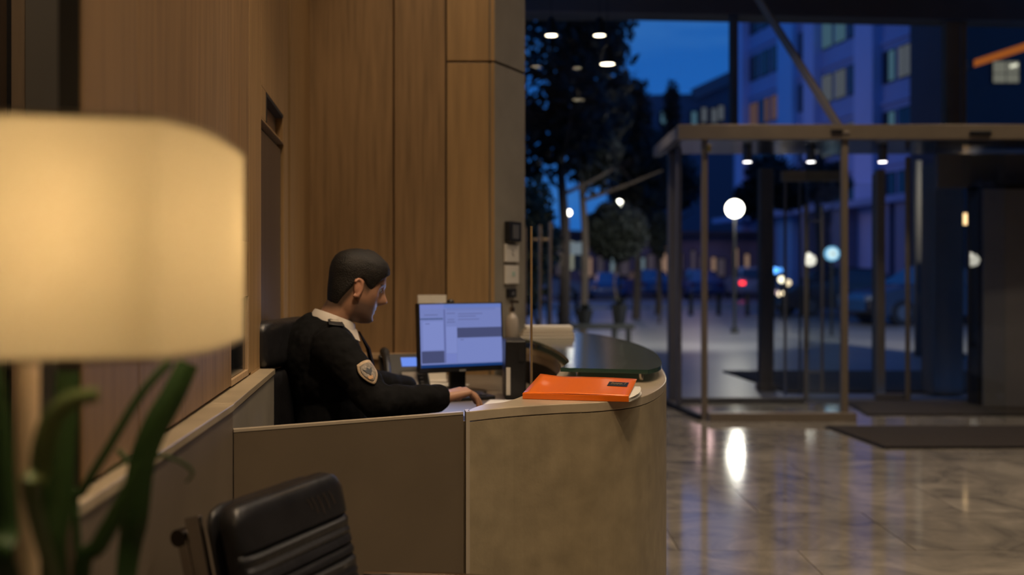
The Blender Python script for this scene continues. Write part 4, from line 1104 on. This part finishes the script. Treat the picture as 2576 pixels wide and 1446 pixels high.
tree(1415, 17.0, 6.8, [(-.5, 0, 5.6, 1.1, 1.6), (.3, .2, 5.0, 1.0, 1.3), (-.5, .3, 3.6, .8, 1.0), (.3, -.2, 3.9, .7, .9), (.55, 0, 5.6, .8, .7)], 'tall dark tree with reddish trunk, nearest the stone pier', 1, .105, 3600, .13)
tree(1466, 19.5, 7.0, [(0, 0, 5.2, .9, 1.8), (.45, .2, 4.6, .6, 1.3), (.2, .3, 3.6, .6, .8), (.35, 0, 5.6, .5, .5)], 'tall dark tree second from the stone pier, slimmer trunk', 2, .085, 3200, .13)
tree(1600, 27.0, 6.6, [(0, 0, 5.4, .45, 1.3), (-.5, .2, 4.6, .9, 1.1), (.3, .3, 4.2, .8, .9), (.1, .3, 3.4, .8, .7), (-.8, 0, 5.2, .5, .8)], 'pointed dark evergreen standing left of the distant roof', 3, .12, 3600, .17)
tree(1655, 30.0, 5.2, [(0, 0, 4.6, .5, .9), (.6, .2, 4.0, .9, .8), (-.3, .3, 3.6, .8, .8)], 'low dark tree under the distant roofline beside the vestibule', 4, .1, 2200, .18)
tree(1690, 38.0, 8.2, [(0, 0, 7.5, .35, 1.1), (.1, 0, 6.2, .8, .9)], 'thin pointed treetop against the sky near the roof', 14, .1, 900, .2)
tree(1550, 21.5, 2.6, [(0, 0, cz(583, 21.5), .72, .66)]*1, 'clipped round tree with dense dark crown below the small lamp', 5, .045, 4200, .10, trunk_h=1.7)
tree(1658, 25.0, 2.5, [(0, 0, cz(590, 25), .28, .6)], 'slender clipped tree left of the vestibule frame', 6, .035, 1400, .09, trunk_h=1.7)
tree(1935, 36.0, 6.5, [(0, 0, 4.6, 1.0, 1.0), (.7, .3, 4.3, 1.0, .8), (-.6, .2, 3.9, .8, .7)], 'broad dark tree behind the middle of the vestibule', 7, .16, 2600, .2)
tree(2060, 40.0, 7.5, [(0, 0, 4.9, 1.3, .9), (-1.2, .3, 4.6, 1.1, .8)], 'dark tree before the pale facade beyond the glass doors', 8, .2, 2200, .24)
M_shrub = mat('lit_olive_foliage', (.13, .14, .075), .6, var=.35, scale=4)  # lighter olive, with the lobby light on the leaves put into the colour
tree(1345, 12.6, 2.6, [(0, 0, 2.0, .28, .50), (.1, .1, 1.6, .26, .4), (-.1, 0, 1.2, .3, .5)], 'pale olive shrub lit by the lobby beside the stone pier', 9, .03, 2600, .06, name='shrub', m_=M_shrub, cat='shrub', trunk_h=1.6)
light('SPOT', 'shrub_fill_light', (.6, 11.6, .3), 9, (1, .85, .6), .05, (.3, 12.6, 2.0), 60, .6)  # added light, standing in for the lobby's glow on the shrub

# columns outside
def column(px, Y, wpx, top, label, m_):
    x = (px-1288)/FPX*Y; wd = wpx/FPX*Y; o = thing('column', label, 'column', (x, Y, -.015))
    MB().box((0, 0, (top)/2), (wd, wd, top), bevel=.01).build('shaft', m_, o)
    MB().box((0, 0, .04), (wd*1.25, wd*1.25, .08), bevel=.006).build('plinth', m_, o)
M_col = mat('dark_column', (.13, .11, .095), .6, metal=.2)
column(1926, 10.85, 34, 2.42, 'square dark column just outside the vestibule', M_col)
column(2390, 15.0, 44, 3.0, 'wide dark column far right outside the doors', M_col)
column(2309, 15.3, 14, 3.0, 'thin dark post left of the wide dark column', M_col)

# bench with planters
bn = thing('bench', 'low dark bench outside the glass behind the desk', 'bench', (at(1490, 700, 18.2).x, 18.2, -.015))
MB().box((0, 0, .30), (1.5, .45, .09), bevel=.01).build('seat', M_black2, bn)
for sx in (-.66, .40, .66):
    for sy in (-.15, .15): MB().box((sx, sy, .13), (.06, .06, .26)).build('leg', M_black2, bn)
for px, h_, w__, lb in ((1558, .36, .28, 'tall dark square planter on the right end of the bench'), (1470, .26, .30, 'low dark planter with bushy plant on the bench'), (1418, .22, .24, 'small dark planter on the left part of the bench')):
    o = thing('planter', lb, 'planter', (at(px, 700, 18.2).x, 18.2, .331), 0, 'planters on the bench')
    MB().lathe([(w__*.38, 0), (w__*.55, h_), (w__*.5, h_), (w__*.35, .02)], n=4, cap=False).build('pot', M_black2, o)
    mb_ = MB(); R = random.Random(int(px))
    for k in range(60):
        a = R.uniform(0, 6.28); mb_.quad(V((0, 0, h_-.02)), V((.03, .01, h_)), V((.14*math.cos(a), .14*math.sin(a), h_+R.uniform(.0, .14))), V((-.02, .02, h_)))
    mb_.build('leaves', M_tree, o, recalc=False)
# information panel box
o = thing('sign_board', 'pale rectangular notice board between tree trunks', 'sign', (at(1441, 640, 20).x, 20, 0))
MB().box((0, 0, H+(685-643)/FPX*20), (.52, .06, .58), bevel=.01).build('board', mat('board_grey', (.16, .16, .13), .6), o)
MB().box((.0, -.035, H+(685-625)/FPX*20), (.50, .01, .24)).build('light_strip', emis('board_glow', (.30, .36, .42), .55), o)
for sx in (-.2, .2): MB().box((sx, 0, .6), (.05, .05, 1.2)).build('leg', M_black2, o)
# round lit sign
o = thing('round_sign', 'round bright blue-white lit sign on a post beyond the door handle', 'sign', (at(2093, 638, 20).x, 20, 0))
zc = cz(638, 20)
MB().cyl((0, -.02, zc), (0, .04, zc), .145, n=32).build('disc', emis('sign_blue', (.25, .60, 1.0), 1.6), o)
MB().cyl((0, -.03, zc), (0, -.022, zc), .105, n=32).build('face', emis('sign_white', (.75, .9, 1.0), 1.8), o)
MB().box((.015, -.036, zc), (.07, .006, .03)).build('arrow', mat('sign_navy', (.02, .05, .15), .5), o)
MB().cyl((0, .03, 0), (0, .03, zc-.12), .03).build('post', M_black2, o)

# cars
def car(px, Y, rz, colr, label, lights=(), kind='car', sc=1.0):
    o = thing('car', label, 'car', ((px-1288)/FPX*Y, Y, -.02), math.radians(rz))
    paint = mat('car_paint_%s' % '_'.join('%02d' % int(c*99) for c in colr), colr, .22, spec=.6, coat=.5)
    est = kind == 'estate'
    L_ = 4.3*sc; W_ = 1.75*sc
    prof = [(-2.15, .35), (-2.18, .62), (-2.08, .86 if not est else .95), (-1.55 if not est else -2.0, .95), (-1.05 if not est else -1.75, 1.40), (.25, 1.46), (.95, .98), (1.85, .82), (2.14, .62), (2.16, .35)]
    secs = []
    for yy, sx_, top in ((-.5, .97, .86), (-.46, 1, .93), (-.30, 1, 1), (.30, 1, 1), (.46, 1, .93), (.5, .97, .86)):
        row = []
        for x_, z_ in prof:
            zz = z_ if z_ < .99 else .97+(z_-.97)*(1 if abs(yy) < .4 else .0)
            row.append((x_*sc*sx_, yy*W_*(1 if z_ < 1 else .86), zz*sc*(1)))
        row += [(2.0*sc, yy*W_, .25*sc), (-2.0*sc, yy*W_, .25*sc)]
        secs.append(row)
    MB().rings(secs).build('body', paint, o, smooth=True)
    gl_ = mat('car_glass', (.03, .04, .06), .08, spec=.8)
    x0, x1 = (-1.0, .2) if not est else (-1.7, .2)
    for s_ in (-1, 1):
        MB().quad((x0*sc-.30*sc, s_*W_*.468, .98*sc), (x1*sc+.58*sc, s_*W_*.468, .98*sc), (x1*sc, s_*W_*.40, 1.38*sc), (x0*sc, s_*W_*.40, 1.36*sc)).build('side_window', gl_, o, recalc=False)
    MB().quad((x0*sc-.46*sc, -.40*W_, .99*sc), (x0*sc-.46*sc, .40*W_, .99*sc), (x0*sc-.07*sc, .34*W_, 1.36*sc), (x0*sc-.07*sc, -.34*W_, 1.36*sc)).build('rear_window', gl_, o, recalc=False)
    MB().quad((.98*sc, -.42*W_, 1.0*sc), (.98*sc, .42*W_, 1.0*sc), (.32*sc, .36*W_, 1.42*sc), (.32*sc, -.36*W_, 1.42*sc)).build('windscreen', gl_, o, recalc=False)
    for sx_ in (-1.32, 1.32):
        for s_ in (-1, 1):
            wh = MB().cyl((sx_*sc, s_*W_*.40, .32*sc), (sx_*sc, s_*W_*.51, .32*sc), .32*sc, n=20).build('wheel', M_black, o, smooth=True)
            MB().cyl((sx_*sc, s_*W_*.50, .32*sc), (sx_*sc, s_*W_*.52, .32*sc), .18*sc, n=12).build('hub', mat('hub_grey', (.2, .2, .2), .3, metal=.8), wh)
    for s_ in (-1, 1):
        MB().box((-2.14*sc, s_*W_*.38, .72*sc), (.08, .24, .14)).build('tail_light', emis('tail_red', (1, .03, .03), 5) if 'tail' in lights and s_ == lights[-1] else mat('tail_dark', (.12, .01, .01), .3), o)
        MB().box((2.10*sc, s_*W_*.38, .66*sc), (.10, .22, .12)).build('head_light', emis('head_warm', (1, .75, .5), 6) if 'head' in lights else mat('lens_grey', (.3, .3, .32), .2), o)
    MB().box((-2.17*sc, 0, .58*sc), (.02, .50, .11)).build('number_plate', mat('plate_grey', (.3, .3, .3), .5), o)
    return o
car(1885, 50, 86, (.42, .43, .48), 'pale estate car with one red tail light lit', ('tail', 1), 'estate', 1.08)
car(1627, 50, 95, (.02, .07, .22), 'blue parked car with bright rear beside the vestibule post')
car(1524, 48, 88, (.02, .09, .28), 'small blue car parked behind the clipped round tree', sc=.9)
car(1352, 46, 8, (.20, .17, .18), 'grey car passing behind the twin brass handles', ('head',))
car(2110, 30, 188, (.03, .025, .03), 'dark car facing left with warm headlights in the vestibule view', ('head',))
car(2345, 25, 190, (.02, .02, .035), 'black car parked left of the wide dark column')
car(1752, 49, 92, (.05, .08, .20), 'dark blue car behind the vestibule left post')
# car headlights, built as glowing balls on added posts
for px, py, Y, r, nm, c_, s_, lb in ((1950, 680, 28, .085, 'headlight_ball', (.10, .35, 1), 4, 'blue car headlight on an added post, left of the twin warm lights'), (1963, 679, 28.5, .06, 'headlight_ball', (.10, .35, 1), 2.5, 'narrow blue car headlight on an added post, right of the larger one'),
                                (1966, 703, 27, .085, 'headlight_ball', (1, .85, .62), 4, 'warm car headlight on an added post, left of the pair above the dark car'), (1982, 711, 27, .085, 'headlight_ball', (1, .75, .5), 2, 'dimmer warm car headlight on an added post, right of the pair above the dark car')):
    p = at(px, py, Y); o = thing(nm, lb, 'car headlight', (p.x, p.y, 0), 0, 'small lights above the street')
    MB().ball((0, 0, p.z), r).build('lamp_head', emis('headlight_ball_%d' % px, c_, s_), o, smooth=True)
    MB().cyl((0, 0, 0), (0, 0, p.z-r), .025).build('post', M_black2, o)
# bollards
for i, (px, Y) in enumerate(((1738, 30), (1808, 30), (1880, 29.5), (1412, 31), (1450, 31))):
    o = thing('bollard', ['dark bollard just right of the vestibule inner post', 'dark bollard left of the pale estate car', 'dark bollard in front of the pale estate car', 'dark bollard near the reddish tree trunk', 'dark bollard under the pale notice board'][i], 'bollard', ((px-1288)/FPX*Y, Y, -.015), 0, 'street bollards')
    MB().cyl((0, 0, 0), (0, 0, .62), .07, .06, 12).build('post', M_black2, o, smooth=True); MB().ball((0, 0, .63), .065).build('cap', M_black2, o, smooth=True)

# ---- blue office building
bd = thing('office_building', 'tall pale office block turned blue by dusk with rows of windows', 'building', (0, 0, 0))
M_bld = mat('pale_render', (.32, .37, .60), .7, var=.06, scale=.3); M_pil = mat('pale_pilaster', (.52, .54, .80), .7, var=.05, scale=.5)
M_bwin = mat('building_glass', (.015, .02, .03), .15, spec=.6)
def litm(k): return [emis('win_dim', (.16, .18, .22), .5), emis('win_warm', (.42, .24, .24), .22), emis('win_cool', (.10, .22, .32), .5)][k]
fd = V((-.196, .98, 0)).normalized(); f0 = V((17.5, 40, 0)); fn = V((-fd.y, fd.x, 0))   # toward viewer/left
def face_s(px):
    k = (px-1288)/FPX; return (k*f0.y-f0.x)/(fd.x-k*fd.y)
brot2 = Matrix.Rotation(math.atan2(fd.y, fd.x), 3, 'Z')
def fbx(name, s0, s1, z0, z1, d0, d1, m_, parent): # d outward
    c_ = f0+fd*((s0+s1)/2)+fn*((d0+d1)/2)+V((0, 0, (z0+z1)/2)); return MB().box(c_, (abs(s1-s0), abs(d1-d0), z1-z0), brot2).build(name, m_, parent)
sA, sZ = face_s(2400), face_s(1846)
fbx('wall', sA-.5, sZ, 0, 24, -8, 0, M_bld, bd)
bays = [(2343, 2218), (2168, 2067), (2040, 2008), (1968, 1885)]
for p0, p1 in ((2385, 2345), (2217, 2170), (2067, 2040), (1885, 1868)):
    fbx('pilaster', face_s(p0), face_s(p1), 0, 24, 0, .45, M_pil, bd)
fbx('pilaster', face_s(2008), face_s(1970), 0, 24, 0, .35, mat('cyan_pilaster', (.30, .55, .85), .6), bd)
R = random.Random(5)
for bi, (p0, p1) in enumerate(bays):
    s0, s1 = face_s(p0), face_s(p1); nw = max(1, int(abs(s1-s0)/1.05)); ww = (s1-s0)/nw
    for fl_ in range(1, 7):
        zb = 3.5+2.7*(fl_-1)+.75
        for k in range(nw):
            a0 = s0+ww*(k+.08); a1 = s0+ww*(k+.92)
            wn = fbx('window', a0, a1, zb, zb+1.45, -.02, .05, M_black2, bd)
            r_ = R.random(); m_ = M_bwin
            if bi == 0 and fl_ == 2+0 and r_ < .0: m_ = litm(0)
            if bi == 0 and fl_ == 3 and k % 2 == 1 or (bi == 0 and fl_ == 3 and r_ < .3): m_ = litm(0)
            elif bi == 1 and fl_ in (2, 3, 4) and r_ < .35: m_ = litm(0 if r_ < .2 else 2)
            elif bi == 3 and fl_ == 3 and r_ < .7: m_ = litm(1)
            elif r_ > .9: m_ = litm(2)
            am = (a0+a1)/2
            fbx('pane', a0+.05, am-.03, zb+.07, zb+1.38, .05, .06, m_, wn); fbx('pane', am+.03, a1-.05, zb+.07, zb+1.38, .05, .06, m_ if r_ < .6 else M_bwin, wn)
        fbx('string_course', s0, s1, zb-.95, zb-.80, 0, .12, M_bld, bd)
# arcade columns below
for i, px in enumerate((2350, 2300, 2180, 2090)):
    s_ = face_s(px); fbx('arcade_column', s_, s_+.9, 0, 4.4, .3, 1.2, mat('arcade_stone', (.30, .27, .36), .7), bd)
fbx('arcade_soffit', sA, sZ, 4.2, 4.5, 0, 1.4, M_bld, bd)

# dark building on the right
b2 = thing('dark_building', 'dark building at the far right with one lit window', 'building', (0, 0, 0))
X0 = (2422-1288)/FPX*30
MB().box((X0+5, 32, 7), (10, 4, 14)).build('wall', mat('dark_render', (.035, .032, .04), .8, var=.2, scale=.4), b2)
wx_, wz_ = (2528-1288)/FPX*30, cz(181, 30)
wf = MB().box((wx_, 29.98, wz_), (.84, .06, .70)).build('window', M_black2, b2)
for sx in (-.2, .2):
    for sz_, hh in ((.13, .34), (-.20, .26)):
        MB().box((wx_+sx, 29.94, wz_+sz_), (.36, .03, hh)).build('pane', emis('lit_pane', (.30, .29, .24), .55), wf)
MB().box((wx_+.22, 29.90, wz_+.17), (.22, .04, .08), Matrix.Rotation(-.25, 3, 'Y')).build('ceiling_light', emis('tube_glow', (1, .95, .75), 1.1), wf)
wl_ = thing('wall_lamp', 'square white lamp beside the tall frame at top right', 'lamp', (at(2434, 166, 29).x, 29.9, cz(166, 29.9)))
MB().box((0, 0, 0), (.24, .14, .32), bevel=.02).build('diffuser', emis('square_glow', (.85, .72, .55), .9), wl_); MB().box((0, .07, 0), (.28, .04, .36)).build('back_plate', M_black2, wl_)
ob_ = thing('orange_reflection', 'orange streak reflected at the top right of the glass, built as a glowing tube', 'reflection', (0, 0, 0))
MB().cyl(at(2440, 163, 22), at(2700, 78, 22), .075, .085).build('tube', emis('orange_reflection_glow', (.62, .16, .03), .55), ob_, smooth=True)  # reflection of an orange strip, built as an emissive tube
MB().box(at(2440, 163, 22), (.08, .2, .2)).build('end_cap', M_black2, ob_)

# distant pitched building and low shop row
b3 = thing('distant_house', 'distant dark house with sloping roof under the sky', 'building', (0, 0, 0))
Yd = 72
def fx(px, Y): return (px-1288)/FPX*Y
prof = [(fx(1560, Yd), 0), (fx(1940, Yd), 0), (fx(1940, Yd), cz(170, Yd)), (fx(1840, Yd), cz(190, Yd)), (fx(1742, Yd), cz(236, Yd)), (fx(1640, Yd), cz(238, Yd)), (fx(1560, Yd), cz(260, Yd))]
mb_ = MB(); mb_.rings([[(x, y, z) for x, z in prof] for y in (Yd, Yd+10)]); mb_.build('wall', mat('slate_dark', (.10, .11, .15), .8), b3)
MB().bar((fx(1742, Yd), Yd-.3, cz(240, Yd)), (fx(1845, Yd), Yd-.3, cz(192, Yd)), .5, .8).build('eaves', mat('slate_roof', (.14, .14, .17), .8), b3)
for px, py in ((1770, 290), (1795, 292), (1812, 285), (1700, 320), (1668, 300), (1745, 300)):
    w_ = MB().box((fx(px, Yd), Yd-.1, cz(py, Yd)), (.5, .2, 1.2)).build('window', M_black2, b3)
    MB().box((fx(px, Yd), Yd-.22, cz(py, Yd)), (.35, .06, 1.0)).build('pane', litm(0) if px > 1760 else litm(2), w_)
b4 = thing('shop_row', 'low distant row of shops with small lit windows along the street', 'building', (0, 0, 0))
Ys = 56
mshop = mat('shop_render', (.26, .19, .22), .8, var=.3, scale=.5)
MB().box(((fx(1180, Ys)+fx(1905, Ys))/2, Ys+3, 1.7), (fx(1905, Ys)-fx(1180, Ys), 6, 3.4+.0)).build('wall', mshop, b4)
MB().box(((fx(1180, Ys)+fx(1905, Ys))/2, Ys-.4, 3.45), (fx(1905, Ys)-fx(1180, Ys), 1.2, .2)).build('awning', mat('awning_dark', (.06, .05, .06), .8), b4)
R = random.Random(11); px = 1310
while px < 1885:
    w_ = R.uniform(10, 26); h_ = R.uniform(.9, 2.0); q = R.random()
    wn = MB().box((fx(px, Ys), Ys-.05, 1.0+h_/2), (w_/FPX*Ys, .1, h_)).build('window', M_black2, b4)
    mm_ = emis('shop_warm', (.60, .36, .26), .42) if q < .28 else emis('shop_cool', (.32, .42, .50), .40) if q < .5 else emis('shop_dim', (.10, .08, .11), .5)
    MB().box((fx(px, Ys), Ys-.12, 1.0+h_/2), (w_/FPX*Ys*.8, .06, h_*.88)).build('pane', mm_, wn)
    px += w_+R.uniform(6, 22)
# far hills so the ground meets the sky
hl_ = MB(); xs = np.linspace(-60, 90, 40)
hl_.rings([[(x, 118, -1), (x, 121, 5+1.5*math.sin(x*.09)+.8*math.sin(x*.31)), (x, 135, 5), (x, 136, -1)] for x in xs], cap=True).build('hills', mat('hill_dark', (.03, .035, .05), .9)); bpy.data.objects['hills']['kind'] = 'structure'
